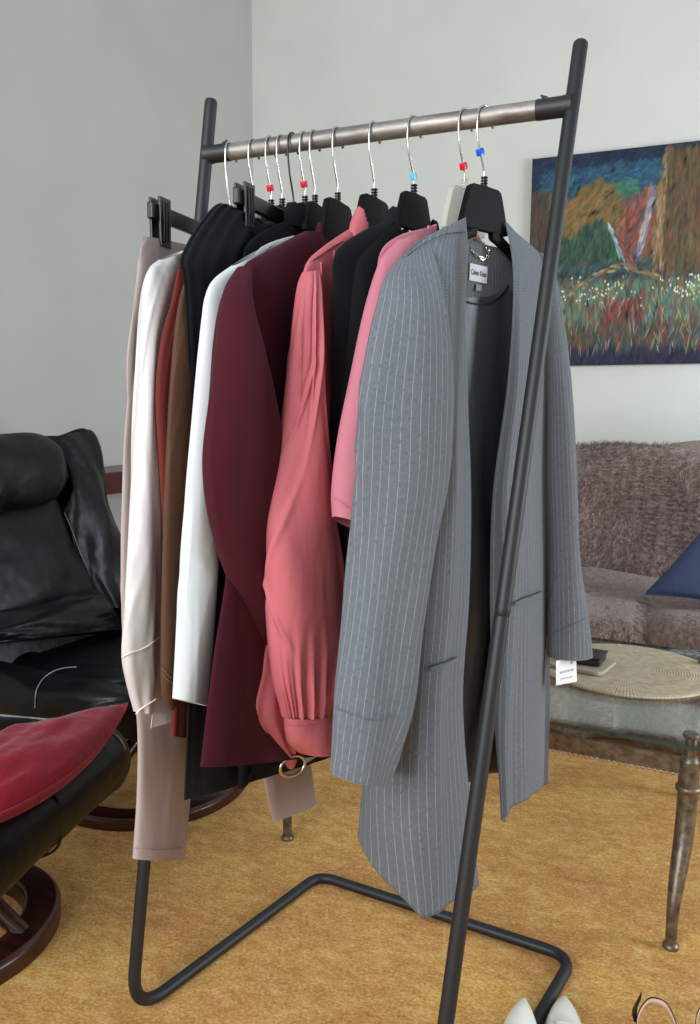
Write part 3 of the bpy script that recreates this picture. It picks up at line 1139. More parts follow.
# coral blouse
fr = hang_frame(HX[8], 8)
g = garment('blouse', 'coral pink blouse with balloon sleeves gathered into wide cuffs', 'blouse', fr)
o, GB = part('body', fr, [((350, 228), ('l', .06, 1.435), -.004, .014), ((340, 234), ('l', .09, 1.42), -.004, .018), ((322, 247), ('l', .15, 1.385), -.004, .018), ((307, 262), ('l', .19, 1.35), -.004, .018), ((303, 285), ('l', .20, 1.29), -.004, .018), ((303, 340), ('l', .20, 1.2), -.004, .018),
                         ((300, 420), ('l', .20, 1.06), -.004, .019), ((296, 520), ('l', .20, .9), -.004, .02), ((300, 640), ('l', .20, .72), -.004, .02), ((304, 690), ('l', .20, .64), -.004, .02)], MAT['coral'], g, fold=fold_field(81, .003, (3, 6, 9)), neck=(.075, .10, .02))
for pl in ([(321, 262), (323, 310), (326, 360), (329, 420)], [(334, 250), (333, 290), (333, 330), (334, 380)], [(309, 262), (318, 256), (330, 248), (342, 241)]):
    seam('front_pleat', GB, pl, MAT['coral'], o, .0016, lift=.0006)


def balloon(th, t):
    s = np.clip((t - .76) / .2, 0, 1) ** 1.3
    d = .0042 * s * np.sin(19 * th + 1.6 * np.sin(5 * t)) * (.5 + .5 * np.sin(3 * th + 1)) + .0022 * s ** 2 * np.sin(37 * th + 3 * t)
    return d + fold_field(82, .0036, (2, 3, 4), 1.7, .3, 1.7)(th, t)


o, G = part('sleeve', fr, [((304, 272), (318, 270), .004, .010), ((299, 286), (319, 286), .012, .020), ((294, 315), (320, 315), .016, .028), ((287, 365), (323, 365), .018, .032), ((279, 428), (323, 430), .018, .036), ((269, 495), (330, 500), .018, .040), ((264, 545), (338, 550), .02, .044),
                         ((265, 590), (344, 595), .02, .046), ((268, 640), (348, 645), .02, .046), ((274, 680), (343, 685), .02, .04), ((281, 706), (338, 702), .02, .032), ((284, 719), (336, 709), .02, .028)], MAT['coral'], g, fold=balloon, nth=200, nr=150, lip=0)
oc, Gc = part('cuff', fr, [((283, 719), (337, 709), .02, .029), ((285, 735), (337, 728), .02, .030), ((288, 745), (335, 742), .02, .029), ((296, 755), (334, 750), .02, .029)], MAT['coral'], g, fold=fold_field(84, .0012, (2, 3)), nr=30)
seam('cuff_stitching', Gc, [(285, 724), (300, 725), (318, 721), (335, 715)], MAT['coral'], oc, .0008)


def balloon2(th, t):
    s = np.clip((t - .72) / .25, 0, 1)
    return .0022 * s * np.sin(9 * th + 2 * t) + fold_field(86, .0012, (2, 3), 1.0, .3)(th, t)


o2, G2 = part('sleeve', fr, [(('l', .15, 1.36), ('l', .205, 1.34), .004, .012), (('l', .15, 1.1), ('l', .24, 1.1), -.02, .018), (('l', .02, .85), ('l', .15, .85), -.025, .02), ((268, 632), (312, 632), -.025, .018), ((256, 675), (304, 675), -.022, .018), ((249, 711), (300, 712), -.02, .018), ((261, 736), (298, 736), -.02, .016), ((280, 757), (298, 754), -.02, .010)],
              MAT['coral'], g, fold=balloon2, nth=120, nr=120, lip=0)
oc2, Gc2 = part('cuff', fr, [((280, 756), (297, 752), -.02, .009), ((284, 764), (297, 758), -.02, .009), ((288, 770), (294, 766), -.02, .006)], MAT['coral'], o2, nr=14)
rc = fr.px(292.5, 766, -.010)
circ = [rc + fr.e * .0200 * cos(a) + np.array([0, 0, 1]) * .0165 * sin(a) + fr.N * .010 * cos(a) for a in np.linspace(0, 2 * pi, 40, endpoint=False)]
V_, F_ = sweep(circ, .0026, 10, closed=True)
obj('cuff_ring', V_, F_, MAT['silver'], o2)['label'] = 'silver ring hanging from the gathered cuff'
V_, F_, UV_, G_ = tube(fr, [(('l', -.085, 1.405), ('l', .085, 1.405), .004, .024), (('l', -.078, 1.43), ('l', .078, 1.43), .004, .026), (('l', -.062, 1.455), ('l', .062, 1.455), .004, .024), (('l', -.056, 1.466), ('l', .056, 1.466), .004, .022)], 64, 20, neck=(.058, .11, .012))
obj('collar', V_, F_, MAT['coral'], g, uv=UV_)
# black cardigan
fr = hang_frame(HX[9], 18)
g = garment('cardigan', 'plain black cardigan between the coral blouse and the pale pink top', 'cardigan', fr)
part('body', fr, body_rows(sh=.20, z0=1.438, z1=1.36, b=.018, hem=.62, flare=1.05), MAT['black_knit'], g, fold=fold_field(91, .002), neck=(.07, .10, .02))
part('sleeve', fr, [((362, 244), (398, 216), .0, .012), ((352, 252), (392, 262), .0, .02), ((343, 272), (385, 300), .0, .024), ((338, 330), (378, 340), .0, .026), ((331, 420), (372, 420), .0, .026), ((328, 490), (368, 490), .0, .026), ((332, 560), (366, 560), .0, .025), ((338, 640), (366, 640), .0, .024), ((342, 700), (366, 700), 0, .022)],
     MAT['black_knit'], g, fold=fold_field(92, .002, (2, 3)))
part('sleeve', fr, far_sleeve_rows(z1=1.36, b=.016), MAT['black_knit'], g, fold=fold_field(93, .002))
V_, F_, UV_, G_ = tube(fr, [(('l', -.075, 1.415), ('l', .075, 1.415), .0, .024), (('l', -.066, 1.445), ('l', .066, 1.445), .0, .025), (('l', -.052, 1.462), ('l', .052, 1.462), .0, .022)], 64, 18, neck=(.056, .11, .012))
obj('collar', V_, F_, MAT['black_knit'], g, uv=UV_)
# pale pink top
fr = hang_frame(HX[10], 20)
g = garment('top', 'pale pink short sleeved top right behind the grey coat', 'top', fr)
part('body', fr, body_rows(sh=.19, z0=1.425, z1=1.36, b=.010, hem=.84, flare=1.05, off=-.018), MAT['pink'], g, fold=fold_field(101, .002), neck=(.095, .06, .02))
o, G = part('sleeve', fr, [((398, 240), (436, 224), -.012, .010), ((381, 258), (430, 262), -.010, .018), ((371, 285), (420, 300), -.008, .024), ((360, 330), (410, 340), -.006, .028), ((348, 390), (400, 395), -.005, .03), ((339, 440), (394, 445), -.005, .03), ((332, 490), (390, 495), -.005, .03), ((332, 515), (386, 540), -.005, .03)],
     MAT['pink'], g, fold=fold_field(102, .003, (2, 3)))
seam('sleeve_hem', G, [(333, 497), (342, 503), (352, 510), (362, 514)], MAT['pink'], o, .0008)
part('sleeve', fr, far_sleeve_rows(z1=1.36, end=1.0, b=.014, off=-.02), MAT['pink'], g, fold=fold_field(103, .002))
V_, F_, UV_, G_ = tube(fr, [(('l', -.082, 1.41), ('l', .082, 1.41), -.012, .02), (('l', -.078, 1.430), ('l', .078, 1.430), -.012, .018)], 64, 12, neck=(.08, .05, .01))
obj('neckband', V_, F_, MAT['pink'], g, uv=UV_)

# ------------------------------------------------------------------ grey pinstripe coat
fr = hang_frame(HX[11], PHI_COAT)
coat = garment('coat', 'long grey pinstripe open front coat, nearest on the rack', 'coat', fr)
P = lambda x, y, off=0.0: fr.px(x, y, off)
LFT = [
    [(466, 217, .012), (456, 222, .010), (428, 236, .004), (399, 260, 0)],
    [(468, 250, .022), (450, 252, .028), (424, 262, .022), (398, 275, .000)],
    [(466, 300, .030), (448, 300, .046), (425, 298, .040), (398, 300, .0)],
    [(468, 400, .038), (450, 400, .058), (425, 400, .048), (392, 398, -.005)],
    [(471, 500, .042), (452, 500, .064), (425, 500, .052), (390, 498, -.01)],
    [(469, 600, .046), (448, 602, .068), (418, 602, .055), (385, 597, -.02)],
    [(463, 700, .048), (440, 705, .072), (410, 705, .055), (371, 694, -.035)],
    [(470, 800, .046), (442, 812, .076), (405, 812, .055), (363, 780, -.06)],
    [(479, 886, .040), (446, 908, .062), (415, 915, .050), (359, 838, -.085)]]
RGT = [
    [(507, 222, .012), (516, 232, .010), (532, 246, .004), (547, 260, 0)],
    [(512, 252, .022), (520, 256, .028), (533, 262, .020), (548, 272, .0)],
    [(513, 300, .028), (521, 300, .040), (534, 300, .032), (549, 300, 0)],
    [(507, 385, .030), (519, 385, .048), (533, 385, .034), (549, 382, -.01)],
    [(493, 490, .028), (509, 490, .050), (529, 485, .036), (549, 480, -.02)],
    [(490, 580, .022), (513, 576, .050), (531, 570, .036), (549, 566, -.03)],
    [(491, 660, .020), (509, 656, .050), (530, 650, .034), (549, 644, -.04)],
    [(495, 740, .020), (506, 742, .046), (530, 726, .030), (549, 714, -.05)],
    [(503, 823, .022), (508, 814, .038), (530, 796, .020), (548, 784, -.055)]]
rows = []
BK = [(-.012, .0), (-.012, .0), (-.013, 0), (-.014, 0), (-.015, 0), (-.018, 0), (-.03, 0), (-.04, 0), (-.05, 0)]
for i in range(9):
    Lc = [P(*q) for q in LFT[i]]
    Rc = [P(*q) for q in RGT[i]]
    l3, r3 = Lc[3], Rc[3]
    el, er = (l3 - fr.P0) @ fr.e, (r3 - fr.P0) @ fr.e
    off = BK[i][0]
    if i == 0:      # the shoulder seams: the back's top edge lies along the front's
        back = [fr.loc((Lc[2] - fr.P0) @ fr.e, Lc[2][2] - .001, -.008), fr.loc(-.066, 1.412, -.012), fr.loc(0, 1.404, -.018), fr.loc(.062, 1.402, -.012), fr.loc((Rc[2] - fr.P0) @ fr.e, Rc[2][2] - .001, -.008)]
    else:
        zl, zr = l3[2], r3[2]
        back = [fr.loc(el + (er - el) * u, zl + (zr - zl) * u - (.004 if u == .5 else 0), off * w - .004) for u, w in ((.12, .75), (.3, 1.0), (.5, 1.0), (.7, 1.0), (.88, .75))]
        lift = {8: .065, 7: .04, 6: .02}.get(i, 0)
        back = [p + np.array([0, 0, lift * w]) for p, w in zip(back, (.3, .9, 1, .9, .3))]
    rows.append(Lc + back + Rc[::-1])
CT = np.array(rows)                       # 9 x 13 x 3
NRW, NCL = 170, 150
tmp = np.stack([catmull(CT[:, j], NRW, t=np.interp(np.linspace(0, 1, NRW), np.linspace(0, 1, 9) ** 1.15, np.arange(9))) for j in range(13)], 1)
CG = np.stack([catmull(tmp[i], NCL) for i in range(NRW)], 0)
# hanging folds
du = np.gradient(CG, axis=1)
dv = np.gradient(CG, axis=0)
nn = np.cross(du, dv)
nn /= np.linalg.norm(nn, axis=2, keepdims=True) + 1e-9
cen = CG.mean(axis=1, keepdims=True)
sgn = np.sign(((CG - cen) * nn).sum(axis=(0, 1, 2)))
S_, T_ = np.meshgrid(np.linspace(0, 1, NCL), np.linspace(0, 1, NRW))
fold = .0030 * np.sin(2 * pi * (8.5 * S_ + .25 * np.sin(3 * T_)) + 1) * T_ + .0018 * np.sin(2 * pi * (17 * S_ + .35 * np.sin(5 * T_))) * T_
fold += .006 * np.exp(-((S_ - .06 - .05 * T_) / .018) ** 2) * np.sin(pi * T_) - .006 * np.exp(-((S_ - .14) / .03) ** 2) * T_ ** 2
crease = np.exp(-((S_ - .955) / .012) ** 2) * np.clip((T_ - .35) * 3, 0, 1)
fold += .005 * crease
fold += .007 * np.exp(-((S_ - .5) / .12) ** 4) * np.clip((T_ - .42) * 4, 0, 1) * np.sin(2 * pi * (15 * S_ + .5 * np.sin(7 * T_)) + 5 * T_)
edge = np.clip(np.minimum(S_, 1 - S_) / .02, 0.25, 1)
CG = CG + nn * sgn * (fold * edge)[:, :, None]
vlen = np.concatenate([[0], np.cumsum(np.linalg.norm(np.diff(CG[:, 30], axis=0), axis=1))])
wref = np.concatenate([[0], np.cumsum(np.linalg.norm(np.diff(CG[110], axis=0), axis=1))])
UVc = np.stack(np.broadcast_arrays(wref[None, :], vlen[:, None]), -1).reshape(-1, 2)
Fq = grid_faces(NRW, NCL)
if sgn < 0:
    Fq = [tuple(f) for f in Fq]
else:
    Fq = [tuple(f) for f in Fq]
v0 = CG.reshape(-1, 3)
a_ = np.array(Fq[NCL * 60 + 10])
fn = np.cross(v0[a_[1]] - v0[a_[0]], v0[a_[3]] - v0[a_[0]])
if fn @ (v0[a_[0]] - CG[60].mean(0)) < 0:
    Fq = [f[::-1] for f in Fq]
midx = []
for i in range(NRW - 1):
    for j in range(NCL - 1):
        s, t = j / (NCL - 1), i / (NRW - 1)
        yoke = .30 < s < .70 and t < .180 - 1.1 * (s - .5) ** 2
        midx.append(2 if (s < .085 or s > .90 or yoke) else 0)
o = obj('coat_shell', v0, Fq, None, coat, uv=UVc, mats=[MAT['coat'], MAT['lining'], MAT['coat'], MAT['coat']], midx=midx)
solid(o, .0035, -1, 1)
o['label'] = 'grey pinstripe outside with a slate satin lining'
shell = o
CF_L = CG[:, :46]
CF_R = CG[:, 104:]
CB = CG[:, 48:102]


def csl(th, t):
    b = fold_field(202, .0052, (2, 3, 5), 1.3, .35, .5)(th, t)
    return b


os_, GS = part('sleeve', fr, [((399, 259), (432, 240), .0, .012), ((386, 278), (437, 268), .034, .028), ((378, 302), (441, 300), .044, .042), ((370, 340), (446, 345), .048, .048), ((361, 408), (449, 405), .050, .050), ((357, 480), (446, 478), .052, .050), ((353, 545), (433, 545), .054, .048),
                           ((346, 625), (420, 625), .058, .046), ((337, 700), (412, 700), .062, .044), ((331, 755), (393, 758), .064, .042), ((329, 774), (387, 779), .064, .041)], MAT['coat'], coat, fold=csl, uvw=.36, nth=110, nr=130, lip=.03)
seam('cuff_fold', GS, [(335, 708), (352, 714), (372, 719), (395, 716)], MAT['coat'], os_, .0010)
or_, GR = part('sleeve', fr, [((534, 250), (549, 262), .0, .010), ((540, 272), (555, 282), .006, .020), ((542, 310), (561, 308), .010, .030), ((543, 380), (570, 372), .012, .034), ((542, 470), (576, 470), .012, .036), ((544, 550), (580, 545), .010, .036), ((546, 615), (588, 612), .01, .036), ((548, 660), (592, 651), .01, .034)],
              MAT['coat'], coat, fold=fold_field(203, .003, (2, 3, 5), 1.4, .4), uvw=.33, nth=96, nr=110, lip=.03)
seam('cuff_fold', GR, [(551, 632), (562, 629), (574, 624), (587, 618)], MAT['coat'], or_, .0010)
MAT['coat_dark'] = simple('dark_seam_thread', (58, 62, 70), 0.9)
for GG, a in ((CF_L, [(431, 669), (440, 666), (449, 663), (457, 659)]), (CF_R, [(515, 604), (524, 600), (533, 597), (542, 593)])):
    Pq = on_cloth(GG, a, .003)
    top = Pq + np.array([0, 0, .0035])
    bot = Pq - np.array([0, 0, .0035])
    tow = -unit(ray(450, 640)) * .0015
    Vp = np.concatenate([top, bot, top + tow, bot + tow])
    n_ = 4
    Fp = []
    for i in range(n_ - 1):
        Fp += [(2 * n_ + i, 2 * n_ + i + 1, 3 * n_ + i + 1, 3 * n_ + i), (i, i + n_, i + n_ + 1, i + 1), (i, i + 1, 2 * n_ + i + 1, 2 * n_ + i), (n_ + i, 3 * n_ + i, 3 * n_ + i + 1, n_ + i + 1)]
    w_ = obj('pocket_welt', Vp, Fp, MAT['coat'], coat, smooth=False)
    V_, F_ = sweep(top + tow * 1.2, .0009, 6, 16)
    obj('welt_seam', V_, F_, MAT['coat_dark'], w_)
seam('shoulder_seam', CF_L, [(466, 232), (446, 234), (425, 243), (412, 252), (402, 262)], MAT['coat_dark'], coat, .0006)
seam('yoke_seam', CB, [(467, 302), (478, 304), (490, 302), (499, 296), (508, 285)], MAT['coat_dark'], coat, .0016, lift=.005)
# neck label, size label, metal hanging chain
LC = on_cloth(CB, [(470.0, 263), (487.0, 267), (487.0, 284), (469.0, 280)], .006)
lc0 = LC.mean(0)
ex = unit((LC[1] + LC[2] - LC[0] - LC[3]))
ez = unit((LC[0] + LC[1] - LC[3] - LC[2]))
ez = unit(ez - ex * (ez @ ex))
ey = np.cross(ez, ex)
if ey @ (EYE - lc0) < 0:
    ey = -ey
lw = np.linalg.norm(LC[1] + LC[2] - LC[0] - LC[3]) / 2
lh = np.linalg.norm(LC[0] + LC[1] - LC[3] - LC[2]) / 2
q = [lc0 + ex * sx * lw / 2 + ez * sz * lh / 2 for sx, sz in ((-1, -1), (1, -1), (1, 1), (-1, 1))]
lab = obj('neck_label', q + [p + ey * .0006 for p in q], [(3, 2, 1, 0), (4, 5, 6, 7), (0, 1, 5, 4), (1, 2, 6, 5), (2, 3, 7, 6), (3, 0, 4, 7)], MAT['label'], coat, smooth=False)
lab['label'] = 'white woven neck label'
# print on the label
cu = bpy.data.curves.new('label_lettering', 'FONT')
cu.body = 'Calvin Klein'
cu.align_x, cu.align_y = 'CENTER', 'CENTER'
cu.size = 1.0
cu.offset = 0.012
to = bpy.data.objects.new('label_lettering', cu)
COL.objects.link(to)
bpy.context.view_layer.update()
tm = to.evaluated_get(bpy.context.evaluated_depsgraph_get()).to_mesh()
TV = np.array([v.co[:] for v in tm.vertices])
TF = [tuple(p.vertices) for p in tm.polygons]
bpy.data.objects.remove(to)
sc_ = lw * .86 / (TV[:, 0].max() - TV[:, 0].min())
sy_ = sc_ * 1.55
tv = lc0[None] + ex[None] * TV[:, :1] * sc_ + ez[None] * TV[:, 1:2] * sy_ + ey[None] * .0011
obj('lettering', tv, TF, MAT['ink_dark'], lab, smooth=False)
LS = on_cloth(CB, [(476.5, 284), (482, 285), (481.5, 291.5), (476, 290.5)], .0075)
obj('size_label', np.concatenate([LS, LS - unit(ray(480, 288)) * .0005]), [(0, 1, 2, 3), (7, 6, 5, 4), (0, 4, 5, 1), (1, 5, 6, 2), (2, 6, 7, 3), (3, 7, 4, 0)], MAT['label_grey'], coat, smooth=False)
ch = on_cloth(CB, [(472.5, 248), (473.5, 252), (476, 255), (480, 257.5), (484.5, 259), (487.5, 257), (488.5, 252), (487, 247)], .008)
links = []
cp = catmull(ch, 10)
for i in range(9):
    a, b = cp[i], cp[i + 1]
    d = unit(b - a)
    s1 = unit(np.cross(d, FW))
    if i % 2:
        s1 = unit(np.cross(d, s1))
    m = (a + b) / 2
    L = np.linalg.norm(b - a) * .62
    links.append(sweep([m + d * L * cos(t) + s1 * .0022 * sin(t) for t in np.linspace(0, 2 * pi, 14, endpoint=False)], .0008, 6, closed=True))
V_, F_ = join(*links)
obj('hanging_chain', V_, F_, MAT['silver'], coat)
# paper tag hanging out of the far cuff
tg = [fr.px(x, y, .02) for x, y in ((556.0, 661), (576.0, 655), (577, 681.5), (556.0, 685.5))]
tn = -unit(ray(566, 672)) * .0006
tgo = obj('price_tag', np.array(tg + [p + tn for p in tg]), [(0, 1, 2, 3), (7, 6, 5, 4), (0, 4, 5, 1), (1, 5, 6, 2), (2, 6, 7, 3), (3, 7, 4, 0)], MAT['paper'], coat, smooth=False)
tgo['label'] = 'white paper price tag'


def tag_pt(u, v, lift=.0012):
    a = tg[0] * (1 - u) + tg[1] * u
    b = tg[3] * (1 - u) + tg[2] * u
    return a * (1 - v) + b * v + tn / .0006 * lift


pr = []
for v, segs, hh in ((.52, ((.18, .36), (.39, .50), (.53, .66), (.69, .86)), .045), (.78, ((.2, .42), (.45, .6), (.63, .8)), .025), (.24, ((.70, .84),), .05)):
    for u0, u1 in segs:
        pr.append((np.array([tag_pt(u0, v - hh), tag_pt(u1, v - hh), tag_pt(u1, v + hh), tag_pt(u0, v + hh)]), [(0, 1, 2, 3)]))
V_, F_ = join(*pr)
obj('tag_print', V_, F_, MAT['ink'], tgo, smooth=False)

# ------------------------------------------------------------------ black leather recliner
alp = radians(-6)
gx = np.array([cos(alp), sin(alp), 0])
lx = np.array([-sin(alp), cos(alp), 0])
rec = radians(16)
Nb = unit(gx * cos(rec) + np.array([0, 0, 1]) * sin(rec))
Qb = on_plane(124, 570, (0, 2.27, 0), np.array([0, 1.0, 0]))
fb = Frame(Qb, lx, Nb)
ch_c = np.array([-1.43, 1.93, 0])
chair = thing('recliner', 'black leather recliner with a headrest roll and a round dark wood base', 'armchair', tuple(ch_c))
LE = MAT['leather']


def pad(name, f, rows, parent=chair, seed=0, amp=.004, nth=64, nr=60, power=2.3, mat=None):
    """A padded leather roll: a tube that closes at both ends."""
    V, Fc, UV, G = tube(f, rows, nth, nr, fold=fold_field(seed, amp, (2, 4, 6), 2.2, .0), lip=0, power=power)
    n = nth
    Fc = Fc + [tuple(range(n)), tuple(reversed(range((nr - 1) * n, nr * n)))]
    return obj(name, V, Fc, mat or LE, parent), G


BW = -.66


def pe(f, e, x, y, off):
    return ('l', e, f.px(x, y, off)[2])


pad('back_shell', fb, [(('e', BW + .06), (70, 446), -.05, .02), (('e', BW), (92, 440), -.05, .04), (('e', BW), (104, 500), -.05, .045), (('e', BW + .02), (122, 570), -.05, .045), (('e', BW + .05), (126, 640), -.05, .04)], seed=301, amp=.002)
ow, Gw = pad('back_wing', fb, [((58, 437), (72, 433), .01, .012), ((44, 440), (90, 430), .012, .035), ((52, 452), (100, 446), .016, .045), ((60, 475), (104, 478), .02, .05), ((60, 500), (107, 500), .02, .05), ((60, 520), (115, 524), .02, .05), ((68, 545), (122, 550), .02, .05), ((80, 572), (125, 580), .02, .048), ((96, 606), (128, 615), .02, .04)], seed=302, amp=.005)
zw = [fb.px(92, y, .02)[2] for y in (434, 444, 500, 560, 620)]
pad('back_wing', fb, [(('l', BW + .05 * (i == 0), z), ('l', BW + (.04, .07, .07, .07, .06)[i], z), .02, (.012, .04, .05, .05, .04)[i]) for i, z in enumerate(zw)], seed=303)
oh, Gh = pad('headrest_roll', fb, [(pe(fb, BW + .06, 0, 490, .04), pe(fb, BW + .06, 0, 462, .04), .04, .03), (pe(fb, BW + .07, 0, 516, .05), pe(fb, BW + .07, 0, 434, .05), .05, .06), (pe(fb, BW + .14, 0, 516, .055), pe(fb, BW + .14, 0, 431, .055), .055, .065), ((0, 516), (0, 431), .055, .065), ((34, 511), (34, 431), .055, .062), ((52, 504), (52, 440), .05, .055), ((62, 488), (62, 460), .04, .03)], seed=304, amp=.003)
eC = BW - .02
oc_, Gcn = pad('back_cushion', fb, [(('e', eC), (58, 500), .02, .03), (('e', eC), (64, 520), .025, .04), (('e', eC), (78, 555), .03, .045), (('e', eC), (92, 584), .035, .042), (('e', eC), (96, 594), .035, .03)], seed=305, amp=.004)
ol_, Gl = pad('lumbar_cushion', fb, [(('e', eC), (92, 588), .04, .03), (('e', eC), (104, 598), .06, .05), (('l', eC, fb.px(116, 612, .07)[2] + .05), (116, 612), .07, .055), (('l', eC, fb.px(124, 630, .07)[2] + .085), (124, 630), .07, .05)], seed=306, amp=.006)
seam('wing_seam', Gw, [(64, 512), (72, 530), (80, 552), (90, 575)], MAT['worn_piping'], ow, .0010, lift=.002)
pw = [fb.px(x, y, -.005) for x, y in ((60, 437), (84, 430), (97, 444), (103, 470), (106, 500), (114, 524), (121, 548), (126, 580))]
V_, F_ = sweep(pw, .006, 8, 60)
obj('piping', V_, F_, LE, ow)
# seat, arms: the near arm crosses the view
fa = Frame((-1.25, 1.60, .45), gx, -lx)
AE = -.70
arm_rows = [(pe(fa, AE - .03, 0, 722, 0), pe(fa, AE - .03, 0, 680, 0), 0, .05), (pe(fa, AE, 0, 738, 0), pe(fa, AE, 0, 662, 0), 0, .065), ((40, 738), (40, 662), 0, .07), ((80, 736), (80, 666), 0, .07), ((104, 732), (104, 670), 0, .068), ((124, 722), (124, 680), 0, .055), ((134, 708), (134, 692), 0, .025)]
oa, Ga = pad('armrest', fa, arm_rows, seed=307, amp=.004)
seam('worn_seam', Ga, [(35, 708), (36, 692), (42, 680), (52, 672), (64, 668), (76, 667)], MAT['worn_piping'], oa, .0016, lift=.004)
fs = Frame((-1.34, 1.76, .45), gx, -lx)
SE = -.62
pad('seat_cushion', fs, [(pe(fs, SE - .03, 0, 705, 0), pe(fs, SE - .03, 0, 655, 0), 0, .08), (pe(fs, SE, 0, 725, 0), pe(fs, SE, 0, 640, 0), 0, .11), ((40, 725), (40, 641), 0, .12), ((80, 725), (80, 646), 0, .12), ((106, 720), (106, 654), 0, .11), ((126, 705), (126, 664), 0, .09), ((137, 690), (137, 676), 0, .04)], seed=308, amp=.004)
V_, F_ = rbox((.60, .15, .15), .06, 12, .01, .01, 7, 3.0)
V_, F_ = xform((V_, F_), np.array([-1.62, 2.24, .44]), gx, lx)
obj('armrest', V_, F_, LE, chair)
V_, F_ = rbox((.58, .50, .16), .05, 10, .01)
V_, F_ = xform((V_, F_), ch_c + np.array([-.06, .02, .31]), gx, lx)
obj('seat_base', V_, F_, LE, chair)


def ring_base(name, c, r, w, h, parent):
    n = 72
    V, prof = [], [(-w, 0), (-w, h * .7), (-w * .8, h), (w * .75, h), (w, h * .75), (w, 0)]
    for j in range(n):
        a = 2 * pi * j / n
        for dr, z in prof:
            V.append((c[0] + (r + dr) * cos(a), c[1] + (r + dr) * sin(a), c[2] + z))
    k = len(prof)
    Fc, mi = [], []
    for j in range(n):
        for i in range(k):
            Fc.append((j * k + i, ((j + 1) % n) * k + i, ((j + 1) % n) * k + (i + 1) % k, j * k + (i + 1) % k))
            mi.append(1 if i in (3, 4) else 0)
    o = obj(name, V, Fc, None, parent, mats=[MAT['dark_wood'], MAT['ring_side']], midx=mi)
    return bevel(o, .003, 2)


ring_base('base_ring', ch_c + np.array([.01, 0, 0]), .265, .035, .035, chair)
for s in (-1, 1):
    a, b = ch_c + gx * -.26 + lx * .0, ch_c + lx * s * .05
    V_, F_ = sweep([ch_c + lx * s * .26 + np.array([0, 0, .03]), ch_c + lx * s * .2 + np.array([0, 0, .06]), ch_c + lx * s * .06 + np.array([0, 0, .14]), ch_c + np.array([0, 0, .20])], [.018, .02, .022, .024], 10, 24)
    obj('base_strut', V_, F_, MAT['dark_wood'], chair)
V_, F_ = sweep([ch_c + np.array([0, 0, .10]), ch_c + np.array([0, 0, .26])], .03, 16)
obj('swivel_column', V_, F_, MAT['plastic'], chair)

# ------------------------------------------------------------------ ottoman
oc0 = np.array([-1.40, 1.15, 0])
ott = thing('ottoman', 'black leather ottoman on a round wooden base in front of the recliner', 'ottoman', tuple(oc0))
vx = unit(np.array([.177, -.984, 0]))
ux = np.array([-vx[1], vx[0], 0])
top = xform(rbox((.50, .64, .165), .078, 20, .010, .008, 7, 5.0), np.array([-1.30, 1.115, .338]), ux, -vx)
obj('cushion', top[0], top[1], LE, ott)
cc = np.array([-1.30, 1.115, .338])
for off, nm in ((.245, 'piping'), (-.02, 'piping')):
    loop = []
    for a in np.linspace(-1.75, 1.75, 64):
        ca, sa = cos(a), sin(a)
        loop.append(cc - vx * off + ux * .252 * np.sign(ca) * abs(ca) ** .45 + np.array([0, 0, 1]) * (.086 if off > 0 else .091) * np.sign(sa) * abs(sa) ** .6)
    V_, F_ = sweep(loop, .0028, 8)
    obj(nm, V_, F_, MAT['worn_piping'] if off > 0 else LE, ott)
ring_base('base_ring', oc0, .205, .04, .045, ott)
for s in (-1, 1):
    V_, F_ = sweep([oc0 + ux * s * .20 + np.array([0, 0, .035]), oc0 + ux * s * .12 + np.array([0, 0, .10]), oc0 + ux * s * .03 + np.array([0, 0, .19])], [.018, .02, .022], 10, 20)
    obj('base_strut', V_, F_, MAT['dark_wood'], ott)
V_, F_ = sweep([oc0 + np.array([0, 0, .12]), oc0 + np.array([0, 0, .25])], .03, 16)
obj('column', V_, F_, MAT['dark_wood'], ott)


